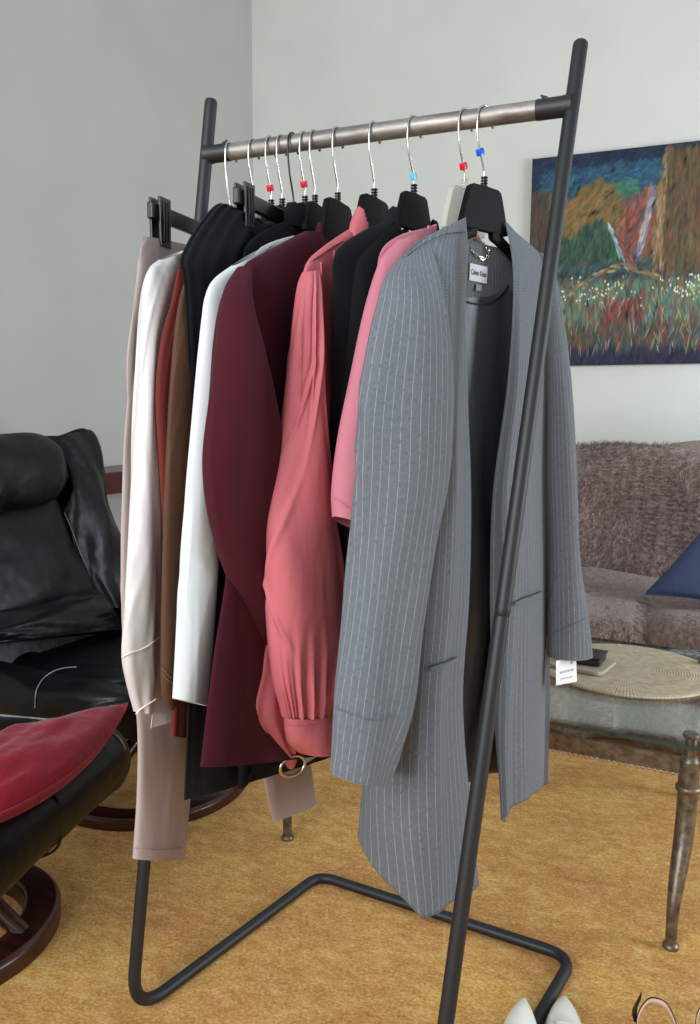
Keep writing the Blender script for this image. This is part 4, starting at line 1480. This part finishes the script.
def pillow4(name, c4, thick, mat, label, cat, n=44, seed=0, wr=.006, pipe=.004, bow=(0, 0, 0)):
    c = [np.asarray(p, float) for p in c4]
    nrm = unit(np.cross(c[1] - c[0], c[3] - c[0]))
    u = np.linspace(-1, 1, n)
    U, W = np.meshgrid(u, u)
    base = ((1 - U) / 2)[..., None] * (((1 - W) / 2)[..., None] * c[0] + ((1 + W) / 2)[..., None] * c[3]) + ((1 + U) / 2)[..., None] * (((1 - W) / 2)[..., None] * c[1] + ((1 + W) / 2)[..., None] * c[2])
    # the sides draw in a little between the corners
    cen_ = base.mean((0, 1))
    pull = 1 - .05 * (1 - U ** 2) * W ** 4 - .05 * (1 - W ** 2) * U ** 4
    base = cen_ + (base - cen_) * pull[..., None]
    base = base + ((1 - W ** 2) * ((1 - U) / 2) ** 2)[..., None] * np.asarray(bow, float)
    hgt = ((1 - U ** 2).clip(0) * (1 - W ** 2).clip(0)) ** .42
    wrk = np.zeros_like(U)
    for i in range(n):
        for j in range(n):
            wrk[i, j] = noise.noise(Vector((U[i, j] * 2.2 + seed, W[i, j] * 2.2, seed))) + .5 * noise.noise(Vector((U[i, j] * 6 + seed, W[i, j] * 3, 4 + seed)))
    th_ = thick * hgt + wr * wrk * hgt
    V = np.concatenate([(base + nrm * th_[..., None]).reshape(-1, 3), (base - nrm * (thick * hgt * .8)[..., None]).reshape(-1, 3)])
    Fc = grid_faces(n, n) + [tuple(reversed(f)) for f in grid_faces(n, n, base=n * n)]
    loc = V.mean(0)
    loc[2] = V[:, 2].min()
    t = thing(name, label, cat, tuple(loc))
    obj('cover', V, Fc, mat, t)
    idx = [(0, j) for j in range(n)] + [(i, n - 1) for i in range(1, n)] + [(n - 1, j) for j in range(n - 2, -1, -1)] + [(i, 0) for i in range(n - 2, 0, -1)]
    V2, F2 = sweep([base[i, j] for i, j in idx], pipe, 6, closed=True)
    obj('piping', V2, F2, mat, t)
    return t


zc = .435
p0 = fl(127, 704, zc)
p1 = fl(-6, 818, zc)
p2 = fl(-70, 768, zc)
p3 = fl(-190, 868, zc)
pillow4('throw_pillow', [p0, p2, p3, p1], .064, MAT['velvet_red'], 'crimson velvet throw pillow lying on the black ottoman', 'pillow', seed=2.0, wr=.012, bow=(.045, .0, -.012))

# ------------------------------------------------------------------ mahogany wall shelf behind the recliner
sh = np.array([WX, 0, 0])
s1 = on_plane(106, 466, (WX + .13, 0, 0), np.array([1.0, 0, 0]))
st = float(on_plane(123, 471, (WX + .26, 0, 0), np.array([1.0, 0, 0]))[2])
y0 = float(on_plane(104, 471, (WX + .26, 0, 0), np.array([1.0, 0, 0]))[1])
shelf = thing('wall_shelf', 'dark red mahogany shelf on the grey left wall behind the recliner', 'shelf', (WX + .01, y0, st - .1))
V_, F_ = box((WX + .135, y0 + .15, st - .045), (.26, 1.15, .09))
bevel(obj('board', V_, F_, MAT['shelf_wood'], shelf, smooth=False), .006, 2)
for yy in (y0 - .3, y0 + .55):
    V_, F_ = box((WX + .09, yy, st - .14), (.17, .03, .10))
    bevel(obj('bracket', V_, F_, MAT['shelf_wood'], shelf, smooth=False), .006, 2)

# ------------------------------------------------------------------ sofa under a faux fur cover
sofa = thing('sofa', 'sofa under a taupe faux fur cover by the wall below the painting', 'sofa', (.55, 3.3, 0))
SB = float(on_plane(620, 446, (0, 3.72, 0), np.array([0, 1.0, 0]))[2])


def fur_piece(name, size, r, c, n, bump, seed, sag=None, ntuft=16000, ln=(.016, .036)):
    V, Fc = rbox(size, r, n, .015, bump, 4.5, seed)
    V = V + np.asarray(c, float)
    if sag is not None:
        V = sag(V)
    o = obj(name, V, Fc, MAT['fur'], sofa)
    # pile: short leaning hairs rooted on the cover's faces
    T = np.array([f[:3] for f in Fc])
    A, B, C_ = V[T[:, 0]], V[T[:, 1]], V[T[:, 2]]
    nn_ = np.cross(B - A, C_ - A)
    ar = np.linalg.norm(nn_, axis=1)
    keep = (nn_[:, 1] < .3 * ar) & (nn_[:, 2] > -.5 * ar)
    pr_ = ar * keep
    ii = RNG.choice(len(T), ntuft, p=pr_ / pr_.sum())
    w = RNG.random((ntuft, 2))
    w[w.sum(1) > 1] = 1 - w[w.sum(1) > 1]
    root = A[ii] + (B - A)[ii] * w[:, :1] * 1.0 + (C_ - A)[ii] * w[:, 1:]
    nrm = nn_[ii] / (ar[ii][:, None] + 1e-12)
    swirl = np.stack([np.sin(root[:, 0] * 9 + 3 * root[:, 2]), -.2 * np.ones(ntuft), -.6 + .6 * np.cos(root[:, 0] * 7 + root[:, 2] * 8)], 1)
    d = nrm * .5 + swirl * .8 + RNG.normal(0, .22, (ntuft, 3))
    d /= np.linalg.norm(d, axis=1, keepdims=True)
    L = RNG.uniform(ln[0], ln[1], (ntuft, 1))
    sd = np.cross(d, RNG.normal(0, 1, (ntuft, 3)))
    sd /= np.linalg.norm(sd, axis=1, keepdims=True) + 1e-9
    wd = .0019
    a = root + sd * wd - nrm * .002
    b = root - sd * wd - nrm * .002
    c2 = root + d * L
    VV = np.stack([a, b, c2], 1).reshape(-1, 3)
    FF = np.arange(3 * ntuft).reshape(-1, 3)
    h = obj('fur_pile', VV, FF, MAT['fur_hair'], o)
    h['kind'] = 'stuff'
    return o


def back_sag(V):
    V = V.copy()
    V[:, 2] += .015 * np.sin(V[:, 0] * 5) * (V[:, 2] > .8)
    V[:, 1] += -.10 * np.clip(.75 - V[:, 2], 0, .5)
    return V


def seat_sag(V):
    V = V.copy()
    f = np.clip((3.18 - V[:, 1]) / .2, 0, 1)
    V[:, 2] += -.02 * np.exp(-((V[:, 0] - .1) / .3) ** 2)
    # tuck between two seat cushions
    V[:, 1] += .06 * np.exp(-((V[:, 0] + .02 - .10 * (V[:, 2] - .3)) / .03) ** 2) * f
    V[:, 2] -= .03 * np.exp(-((V[:, 0] + .02) / .03) ** 2) * f
    V[:, 1] += .022 * np.sin(V[:, 0] * 34 + 3 * np.sin(V[:, 2] * 9)) * f * np.clip((.44 - V[:, 2]) * 6, 0, 1)
    return V


fur_piece('back_cover', (2.1, .34, .74), .11, (.55, 3.76, SB - .37), 40, .03, 11.0, back_sag, 42000)
fur_piece('seat_cover', (1.95, .90, .45), .10, (.50, 3.18, .232), 40, .035, 17.0, seat_sag, 42000)
fur_piece('arm_cover', (.26, .95, .60), .11, (-.60, 3.35, .33), 14, .02, 21.0, None, 5000)
fur_piece('arm_cover', (.26, .95, .60), .11, (1.53, 3.35, .33), 14, .02, 23.0, None, 3000)
V_, F_ = join(*[box((x, y, .03), (.06, .06, .08)) for x, y in ((-.35, 3.0), (1.45, 3.0), (-.35, 3.8), (1.45, 3.8))])
for x, y in ((-.35, 3.0), (1.45, 3.0), (-.35, 3.8), (1.45, 3.8)):
    V_, F_ = box((x, y, .04), (.06, .06, .08))
    obj('leg', V_, F_, MAT['dark_wood'], sofa, smooth=False)
# bunched fold of the cover at the seat front
cN = np.array([0, 1.0, 0])
q = [on_plane(x, y, (0, 2.99, 0), cN) for x, y in ((645, 594), (722, 514), (800, 566), (745, 606))]
q[1] = q[1] + np.array([0, .16, 0])
q[2] = q[2] + np.array([0, .16, 0])
pillow4('scatter_cushion', q, .055, MAT['navy'], 'navy blue cushion lying on the fur covered sofa', 'cushion', seed=9.0, wr=.004, pipe=.003)

# ------------------------------------------------------------------ glass coffee table
ta = radians(-5)
tx, ty = np.array([cos(ta), sin(ta), 0]), np.array([-sin(ta), cos(ta), 0])
GZ = .43
fR = fl(672, 946)
fL = fl(275, 834)
gf = fl(690, 743.5, GZ)
table = thing('coffee_table', 'glass topped coffee table with curved pewter metal legs in front of the sofa', 'coffee table', tuple((fR + fL) / 2 + ty * .3))
legtop = np.array(fl(690, 752, .41)) * np.array([1, 1, 0])
LT = legtop - tx * 0 + ty * .012
TL = float((LT - fL) @ tx) - .03
TD = .58
gl0 = gf - ty * .0


def leg_at(base, sx, sy):
    """Cabriole leg: foot kicks out along (sx, sy) in table axes; base = ground point under its top."""
    out = tx * sx * .012 + ty * sy * .082
    ct = [(0.0, .385, .0185), (0, .34, .0215), (.0, .315, .0215), (.05, .27, .0208), (.24, .21, .0200), (.60, .155, .0178), (.90, .105, .0142), (1.0, .06, .0122), (1.0, .012, .0118)]
    path = [base + out * k + np.array([0, 0, z]) for k, z, r in ct]
    lg = sweep(path, [r for _, _, r in ct], 18, 50)
    foot = lathe([(.0115, .013), (.0165, .007), (.0172, .004), (.0168, 0)], base + out, 20)
    col = lathe([(.021, .332), (.026, .328), (.026, .320), (.021, .316)], base + out * 0 + ty * 0, 20)
    capd = lathe([(.0205, .386), (.017, .395), (.0125, .398), (.0125, .437), (.0165, .4385), (.0175, .443), (.0165, .4475), (.009, .449)], base, 20)
    o = obj('leg', lg[0], lg[1], MAT['bronze'], table)
    obj('foot_pad', foot[0], foot[1], MAT['bronze'], o)
    obj('leg_collar', col[0], col[1], MAT['bronze'], o)
    obj('leg_finial', capd[0], capd[1], MAT['bronze'], o)
    return base + out


LR = LT
LL = LT - tx * TL
for b, sx, sy in ((LR, -1, -1), (LL, 1, -1), (LR + ty * TD, -1, 1), (LL + ty * TD, 1, 1)):
    leg_at(b, sx, sy)


def apron(a, b):
    d = unit(b - a)
    nrm_ = np.array([-d[1], d[0], 0])
    L = np.linalg.norm(b - a)
    m = (a + b) / 2
    V, Fc = box(m + np.array([0, 0, .372]), (L - .03, .008, .038), atan2(d[1], d[0]))
    o = obj('apron', V, Fc, MAT['bronze'], table, smooth=False)
    bevel(o, .0015, 1)
    n = int(L / .0125)
    beads = []
    bm = bmesh.new()
    bmesh.ops.create_uvsphere(bm, u_segments=6, v_segments=4, radius=.0056)
    sv = np.array([v.co[:] for v in bm.verts])
    sf = [tuple(v.index for v in f.verts) for f in bm.faces]
    bm.free()
    for i in range(n):
        c = a + d * (.02 + (L - .04) * i / (n - 1)) + np.array([0, 0, .3515])
        beads.append((sv + c, sf))
    V, Fc = join(*beads)
    h = obj('beaded_trim', V, Fc, MAT['bronze_rope'], o)
    h['kind'] = 'stuff'


apron(LL, LR)
apron(LL + ty * TD, LR + ty * TD)
apron(LL, LL + ty * TD)
apron(LR, LR + ty * TD)
# glass: front edge just before the front legs
g0 = float((gf - LR) @ ty)
gw0, gw1, gd0, gd1 = -TL - .10, .16, min(g0, -.03), TD + .15
gc = LR + tx * (gw0 + gw1) / 2 + ty * (gd0 + gd1) / 2
V_, F_ = box(gc + np.array([0, 0, GZ - .004]), (gw1 - gw0, gd1 - gd0, .008), ta)
glass = obj('glass_top', V_, F_, MAT['glass'], table, smooth=False)
for cpt, sz in ((gc + ty * ((gd1 - gd0) / 2), (gw1 - gw0, .0012)), (gc - ty * ((gd1 - gd0) / 2), (gw1 - gw0, .0012)), (gc + tx * ((gw1 - gw0) / 2), (.0012, gd1 - gd0)), (gc - tx * ((gw1 - gw0) / 2), (.0012, gd1 - gd0))):
    V_, F_ = box(cpt + np.array([0, 0, GZ - .004]), (sz[0] + .001, sz[1] + .001, .0082), ta)
    obj('glass_rim', V_, F_, MAT['glass_rim'], glass, smooth=False)
# woven mat and the things on it
mc = fl(627, 669.5, GZ)
MR = .232
V_, F_ = lathe([(MR * .2, .0), (MR, .0), (MR + .002, .003), (MR, .006), (MR - .012, .0072), (MR - .03, .0060), (MR * .72, .0058), (MR * .70, .0068), (MR * .68, .0058), (MR * .3, .0062), (.01, .0064)], (0, 0, 0), 96)
mat_o = obj('placemat', V_ + np.array([mc[0], mc[1], GZ]), F_, MAT['woven'], origin=(mc[0], mc[1], GZ))
tag(mat_o, 'round woven straw placemat on the glass coffee table', 'placemat')
sc0 = fl(577, 664, GZ + .0075)
oc_ln = []
for cx_, cy_, a0 in ((.055, .050, 0), (-.055, .050, 90), (-.055, -.050, 180), (.055, -.050, 270)):
    oc_ln += [(cx_ + .024 * cos(radians(a0 + k * 15)), cy_ + .024 * sin(radians(a0 + k * 15))) for k in range(7)]
n_ = len(oc_ln)
V_ = np.array([(x, y, 0) for x, y in oc_ln] + [(x, y, .0112) for x, y in oc_ln])
F_ = [tuple(reversed(range(n_))), tuple(range(n_, 2 * n_))] + [(i, (i + 1) % n_, n_ + (i + 1) % n_, n_ + i) for i in range(n_)]
V_, F_ = xform((V_, F_), (sc0[0] + .012, sc0[1] - .002, GZ + .0072), rz(np.array([1, 0, 0]), radians(-14)), rz(np.array([0, 1, 0]), radians(-14)))
st_o = bevel(obj('stone_coaster', V_, F_, MAT['stone'], smooth=False), .0022, 2)
tag(st_o, 'square pale stone coaster with rounded corners on the woven placemat', 'coaster')
cb = fl(582, 660, GZ + .02)
case = thing('phone_case', 'small dark brown case lying on the pale stone coaster', 'case', (cb[0], cb[1], GZ + .0188), radians(-8))
V_, F_ = rbox((.115, .085, .020), .006, 8)
obj('case_body', V_ + np.array([0, 0, .0102]), F_, MAT['dark_case'], case, world_coords=False)
V_, F_ = rbox((.122, .092, .006), .0028, 8)
obj('case_lid', V_ + np.array([0, 0, .0235]), F_, MAT['dark_case'], case, world_coords=False)
V_, F_ = lathe([(.009, 0), (.009, .0012), (.006, .0016)], (0.02, .012, .0262), 16)
obj('lid_dimple', V_, F_, MAT['plastic'], case, world_coords=False)

# ------------------------------------------------------------------ landscape painting
pyw = WY - .03
nY = np.array([0, 1.0, 0])
pa = on_plane(532.5, 159, (0, pyw, 0), nY)
pb = on_plane(700, 140.5, (0, pyw, 0), nY)
pc = on_plane(567, 365.5, (0, pyw, 0), nY)
x0p, ztp, zbp = float(pa[0]), float((pa[2] + pb[2]) / 2), float(pc[2])
PH = ztp - zbp
vis = float(pb[0]) - x0p
PW = vis * 1.35
IW, IH = 400, 250
img = np.zeros((IH, IW, 3))
# U: 0..1 over the part in view (frame crop), beyond 1 to the right; T: 0 top .. 1 bottom


def region(u, t):
    """Painted ground colour, stroke angle (deg) at a place of the picture."""
    ridge = float(np.interp(u, [0, .1, .25, .34, .43, .52, .58, .66, .75, 1], [.14, .17, .20, .15, .115, .17, .25, .20, .17, .17]))
    if u > .80 + .17 * max(0, .55 - t) * -0.55 + .08 * (t - .1) * -1 and t > .02 and t < .58 and u > .73 + (.5 - t) * .16:
        k = (u - .8)
        c = random.choice([(94, 74, 50), (70, 82, 52), (112, 84, 58), (88, 60, 52), (58, 74, 50), (120, 72, 60)])
        if u < .82 and random.random() < .6:
            c = random.choice([(150, 116, 84), (126, 96, 66), (168, 150, 120)])
        return c, 82 + random.uniform(-14, 14)
    if t < ridge:
        c = random.choice([(34, 66, 96), (44, 82, 112), (28, 56, 82), (58, 100, 124), (40, 92, 100)])
        if .5 < u < .66 and t > .14:
            c = random.choice([(46, 104, 84), (60, 120, 92), (52, 98, 96)])
        if t < .06 or u < .06:
            c = random.choice([(22, 36, 58), (30, 50, 72)])
        return c, random.uniform(-30, 60)
    if t < .50:
        if u > .56 and u < .76:
            c = random.choice([(112, 58, 50), (142, 74, 52), (98, 62, 58), (70, 74, 60), (92, 78, 110), (164, 92, 60)])
            if abs(u - (.70 + (.4 - t) * .25)) < .02:
                c = random.choice([(96, 96, 130), (132, 132, 150), (180, 178, 160)])
            return c, 60 + random.uniform(-25, 25)
        if u < .12:
            c = random.choice([(66, 70, 50), (50, 58, 52), (96, 50, 62), (72, 64, 44)])
            return c, 80
        if t < ridge + .19:
            c = random.choice([(124, 94, 56), (108, 92, 48), (126, 100, 66), (96, 84, 52), (128, 90, 64), (84, 88, 48)])
            return c, random.uniform(15, 60)
        c = random.choice([(42, 78, 58), (30, 60, 56), (58, 92, 60), (34, 56, 66), (76, 88, 54)])
        return c, random.uniform(40, 110)
    if t < .60:
        c = random.choice([(34, 58, 62), (46, 76, 68), (60, 80, 70), (32, 48, 70), (112, 66, 52), (70, 100, 96)])
        return c, random.uniform(10, 60)
    if t < .80:
        c = random.choice([(66, 110, 104), (86, 118, 84), (120, 122, 72), (58, 92, 100), (106, 76, 54), (124, 60, 52), (80, 132, 134)])
        if abs(u - .6) < .12 and t > .68:
            c = random.choice([(104, 56, 52), (92, 50, 50), (116, 76, 58)])
        return c, random.uniform(65, 115)
    if t < .92:
        c = random.choice([(96, 58, 50), (60, 78, 66), (112, 68, 50), (52, 56, 74), (84, 92, 58), (44, 74, 80)])
        return c, random.uniform(60, 120)
    return random.choice([(34, 34, 62), (26, 28, 48), (52, 40, 62), (40, 50, 66)]), random.uniform(30, 150)


def stroke(u, t, c, ang, ln, wd, al=.85):
    x, y = u / 1.35 * IW, t * IH
    r = int(ln) + 2
    xa, xb, ya, yb = max(0, int(x) - r), min(IW, int(x) + r + 1), max(0, int(y) - r), min(IH, int(y) + r + 1)
    if xa >= xb or ya >= yb:
        return
    X, Y = np.meshgrid(np.arange(xa, xb) - x, np.arange(ya, yb) - y)
    ca, sa = cos(radians(ang)), sin(radians(ang))
    p, q_ = X * ca - Y * sa, X * sa + Y * ca
    m = (np.clip(1.3 - np.sqrt((p / ln) ** 2 + (q_ / wd) ** 2), 0, 1) * 1.6).clip(0, 1) * al
    img[ya:yb, xa:xb] = img[ya:yb, xa:xb] * (1 - m[..., None]) + np.array(c) * m[..., None]


for i in range(11000):
    u, t = random.uniform(0, 1.35), random.random()
    c, a = region(u, t)
    j = random.uniform(.85, 1.18) if i < 3500 else random.uniform(.78, 1.3)
    if i < 3500:
        stroke(u, t, [min(255, v * j) for v in c], a, random.uniform(7, 13), random.uniform(3, 5.5), .6)
    else:
        stroke(u, t, [min(255, v * j) for v in c], a, random.uniform(3, 8), random.uniform(.8, 1.8), .45)
for i in range(110):          # the pale stream running down the valley
    t = random.uniform(.34, .56)
    s = (t - .34) / .22
    u = .50 + .12 * s + random.uniform(-.012, .012) * (1 + s) + (.02 if t > .5 else 0)
    red = u > .50 + .12 * s + .004
    stroke(u + (.012 if red else 0), t, random.choice([(136, 66, 66), (110, 56, 54), (170, 110, 100)]) if red else random.choice([(110, 158, 160), (150, 186, 184), (196, 206, 200), (92, 134, 140)]), -52 + random.uniform(-14, 14), random.uniform(3, 7), random.uniform(.8, 1.7), .6)
for i in range(70):          # bank below it
    s = random.random()
    u = .26 + .56 * s
    t = float(np.interp(s, [0, .3, .6, 1], [.65, .565, .53, .60])) + random.uniform(-.012, .012)
    stroke(u, t, random.choice([(140, 120, 78), (118, 96, 62), (176, 166, 132), (112, 126, 84), (130, 76, 64)]), 30 - 55 * s, random.uniform(4, 8), 1.4, .7)
for i in range(120):         # flowers
    u, t = random.choice([random.gauss(.42, .14), random.gauss(.98, .1)]), random.gauss(.645, .028)
    stroke(u, t, random.choice([(238, 236, 214), (228, 206, 120), (236, 228, 180), (214, 160, 150), (230, 230, 240)]), random.uniform(0, 180), random.uniform(1.0, 1.9), random.uniform(.9, 1.6), .95)
for i in range(300):         # bright grass blades
    u, t = random.uniform(.05, 1.35), random.uniform(.66, .93)
    stroke(u, t, random.choice([(196, 176, 110), (150, 90, 64), (110, 150, 120), (206, 196, 160), (164, 66, 60), (120, 150, 160), (210, 170, 110)]), random.choice([70, 80, 95, 105, 60, 120]) + random.uniform(-8, 8), random.uniform(4, 9), random.uniform(.6, 1.0), .6)
lum = img / 255.0
cl = np.where(lum <= .04045, lum / 12.92, ((lum + .055) / 1.055) ** 2.4)
pic = thing('painting', 'unframed oil landscape with hills, a stream and a flowering meadow on the back wall', 'painting', (x0p + PW / 2, pyw, zbp))
uu_, vv_ = np.linspace(0, 1, IW), np.linspace(0, 1, IH)
UU, VV2 = np.meshgrid(uu_, vv_)
rel = (lum.mean(2) - .35) * .004
Vp = np.stack([x0p + UU * PW, pyw - rel - .0005, ztp - VV2 * PH], -1).reshape(-1, 3)
po = obj('painted_face', Vp, grid_faces(IH, IW), MAT['paint'], pic)
ca_ = po.data.color_attributes.new('paint', 'FLOAT_COLOR', 'POINT')
ca_.data.foreach_set('color', np.concatenate([cl.reshape(-1, 3), np.ones((IW * IH, 1))], 1).ravel())
V_, F_ = box((x0p + PW / 2, pyw + .0145, (ztp + zbp) / 2), (PW, .026, PH))
obj('canvas', V_, F_, MAT['canvas'], pic, smooth=False)


# ------------------------------------------------------------------ shoes at the bottom of the frame
def make_pump(toe, heel_dir, label, tilt=0.0):
    d = unit(heel_dir)                       # from toe to heel
    s = np.array([-d[1], d[0], 0])
    t = thing('pump_shoe', label, 'shoe', (toe[0] + d[0] * .12, toe[1] + d[1] * .12, 0), 0, 'white pumps')
    n = 40
    xs = np.linspace(0, 1, n) ** 1.3
    L = .245
    wid = lambda u: .0385 * sin(min(1, u / .46) * pi / 2) ** .66 * (1 - .30 * math.exp(-((u - .68) / .16) ** 2)) * (1 if u < .9 else sqrt(max(0.02, 1 - ((u - .9) / .105) ** 2)))
    flo = lambda u: .004 + tilt * max(0, 1 - u / .93) + (.052 * max(0, (u - .34) / .66) ** 1.25)
    hgt = lambda u: .016 + .030 * (1 - math.exp(-u * 7)) * (1 if u < .3 else 1) + .012 * max(0, (u - .5) * 2)
    V = []
    m = 24
    for u in xs:
        c = np.asarray(toe) * np.array([1, 1, 0]) + d * L * u
        w_, f_, h_ = max(wid(u), .0015), flo(u), hgt(u)
        for k in range(m):
            a = pi * k / (m - 1)
            open_ = u > .46 and .18 < k / (m - 1) < .82
            y = w_ * cos(a) * (1 if not open_ else .98)
            z = f_ + h_ * sin(a) ** .8
            if u > .46:
                # topline: the sides stand up, the middle is open down to the insole
                side = abs(cos(a))
                z = f_ + h_ * min(1, sin(a) * 1.6) if side > .55 else f_ + .006
                y = w_ * (cos(a) if side > .55 else cos(a) * 1.5 if abs(cos(a) * 1.5) < .9 else np.sign(cos(a)) * .9)
            else:
                z += .002 * cos(a * 2 - pi) * (1 - u)
            V.append(c + s * y + np.array([0, 0, z]))
    obj('upper', V, grid_faces(n, m), MAT['white_leather'], t)
    so = []
    for u in xs:
        c = np.asarray(toe) * np.array([1, 1, 0]) + d * L * u
        w_ = max(wid(u), .0015) * 1.02
        for y, z in ((-1, 0), (1, 0), (1, .005), (-1, .005)):
            so.append(c + s * y * w_ + np.array([0, 0, flo(u) - .004 + z]))
    Fs = []
    for i in range(n - 1):
        for k in range(4):
            a = i * 4 + k
            b = i * 4 + (k + 1) % 4
            Fs.append((a, b, b + 4, a + 4))
    obj('sole', so, Fs, MAT['nude'], t)
    hc = np.asarray(toe) * np.array([1, 1, 0]) + d * L * .93
    V_, F_ = sweep([hc + np.array([0, 0, .052]), hc + d * .004 + np.array([0, 0, .03]), hc + d * .004], [.017, .009, .0075], 16, 20)
    obj('heel', V_, F_, MAT['white_leather'], t)


t1_, t2_ = fl(524, 1003, .046), fl(563, 1001, .010)
ha1 = fl(521, 1024, .02) - fl(524, 1000, .02)
make_pump(t1_, unit(ha1) + 0, 'white pointed pump with its toe resting on the rack base tube', .036)
make_pump(t2_, unit(fl(564, 1024, .02) - fl(563, 997, .02)), 'white pointed pump, the one nearer the black sandals')


def make_sandal(hc, d, label, side=-1):
    """hc: heel centre on the floor; d: from heel to toe."""
    d = unit(d)
    s = np.array([-d[1], d[0], 0])
    t = thing('strap_sandal', label, 'shoe', (hc[0] + d[0] * .11, hc[1] + d[1] * .11, 0), 0, 'black strappy sandals')
    n = 40
    ring = []
    for i in range(n):
        a = 2 * pi * i / n
        u = .5 - .5 * cos(a)
        w_ = (.030 + .012 * u) * sin(a)
        ring.append(hc + d * (-.028 + .245 * u) + s * w_ * (1.0 if abs(sin(a)) < .9 else .97))
    ring = np.array(ring)
    for nm, z0_, z1_, k, mt in (('sole', 0.0, .012, 1.0, 'black_strap'), ('insole', .012, .0145, .90, 'nude')):
        c = ring.mean(0)
        rr_ = c + (ring - c) * k
        V = np.concatenate([rr_ + np.array([0, 0, z0_]), rr_ + np.array([0, 0, z1_])])
        Fc = [tuple(reversed(range(n))), tuple(range(n, 2 * n))] + [(i, (i + 1) % n, n + (i + 1) % n, n + i) for i in range(n)]
        obj(nm, V, Fc, MAT[mt], t, smooth=False)

    def strap(name, pts, w_, mt_in, mt_out, lean=(0, 0, 1)):
        Pp = catmull(np.array(pts), 30)
        up = unit(np.asarray(lean, float))
        o = None
        for dz, mt, tag_ in ((0, mt_out, name), (.0016, mt_in, 'strap_lining')):
            cen_ = hc + np.array([0, 0, .03])
            ins = Pp + (cen_ - Pp) * (.04 if dz else 0)
            w2 = w_ * (.9 if dz else 1)
            V = np.concatenate([ins - up * w2 / 2, ins + up * w2 / 2])
            m = len(ins)
            b_ = obj(tag_, V, [(i, i + 1, m + i + 1, m + i) for i in range(m - 1)], MAT[mt], o or t)
            solid(b_, .0014, 0)
            o = o or b_
        return o
    # heel loop, ankle strap with a free buckle end, toe strap
    strap('heel_strap', [hc + s * .032 + d * .03 + np.array([0, 0, .014]), hc + s * .033 + d * .005 + np.array([0, 0, .045]), hc + s * .018 - d * .022 + np.array([0, 0, .062]), hc - d * .028 + np.array([0, 0, .066]), hc - s * .018 - d * .022 + np.array([0, 0, .062]), hc - s * .033 + d * .005 + np.array([0, 0, .045]), hc - s * .032 + d * .03 + np.array([0, 0, .014])],
          .012, 'nude', 'black_strap')
    strap('toe_strap', [hc + s * .040 + d * .15 + np.array([0, 0, .010]), hc + s * .030 + d * .15 + np.array([0, 0, .040]), hc + d * .15 + np.array([0, 0, .050]), hc - s * .030 + d * .15 + np.array([0, 0, .040]), hc - s * .040 + d * .15 + np.array([0, 0, .010])], .010, 'nude', 'black_strap', d)
    # the loose buckle end stands up beside the loop
    s = s * side
    b0 = hc + s * .036 + np.array([0, 0, .036])
    V_, F_ = sweep([b0, b0 + np.array([0, 0, .018]) + s * .002, b0 + np.array([0, 0, .030]), b0 + np.array([0, 0, .046]) - s * .005, b0 + np.array([0, 0, .060]) - s * .008], [.003, .0045, .0032, .0028, .0006], 8, 24)
    o = obj('buckle_strap', V_, F_, MAT['black_strap'], t)
    V_, F_ = sweep([b0 + s * .006 * cos(a) + np.array([0, 0, .010 + .006 * sin(a)]) - d * .002 for a in np.linspace(0, 2 * pi, 16, endpoint=False)], .001, 6, closed=True)
    obj('buckle', V_, F_, MAT['silver'], o)


dv_ = unit(fl(655, 1024, 0) - fl(655, 990, 0))
make_sandal(fl(656, 1033, .02) * np.array([1, 1, 0]) + dv_ * .005, dv_, 'black strappy sandal with a beige lined heel loop, beside the white pumps')
make_sandal(fl(715, 1036, .02) * np.array([1, 1, 0]) + dv_ * .0, dv_, 'black strappy sandal with a beige heel loop, its pair half hidden by the frame edge', 1)
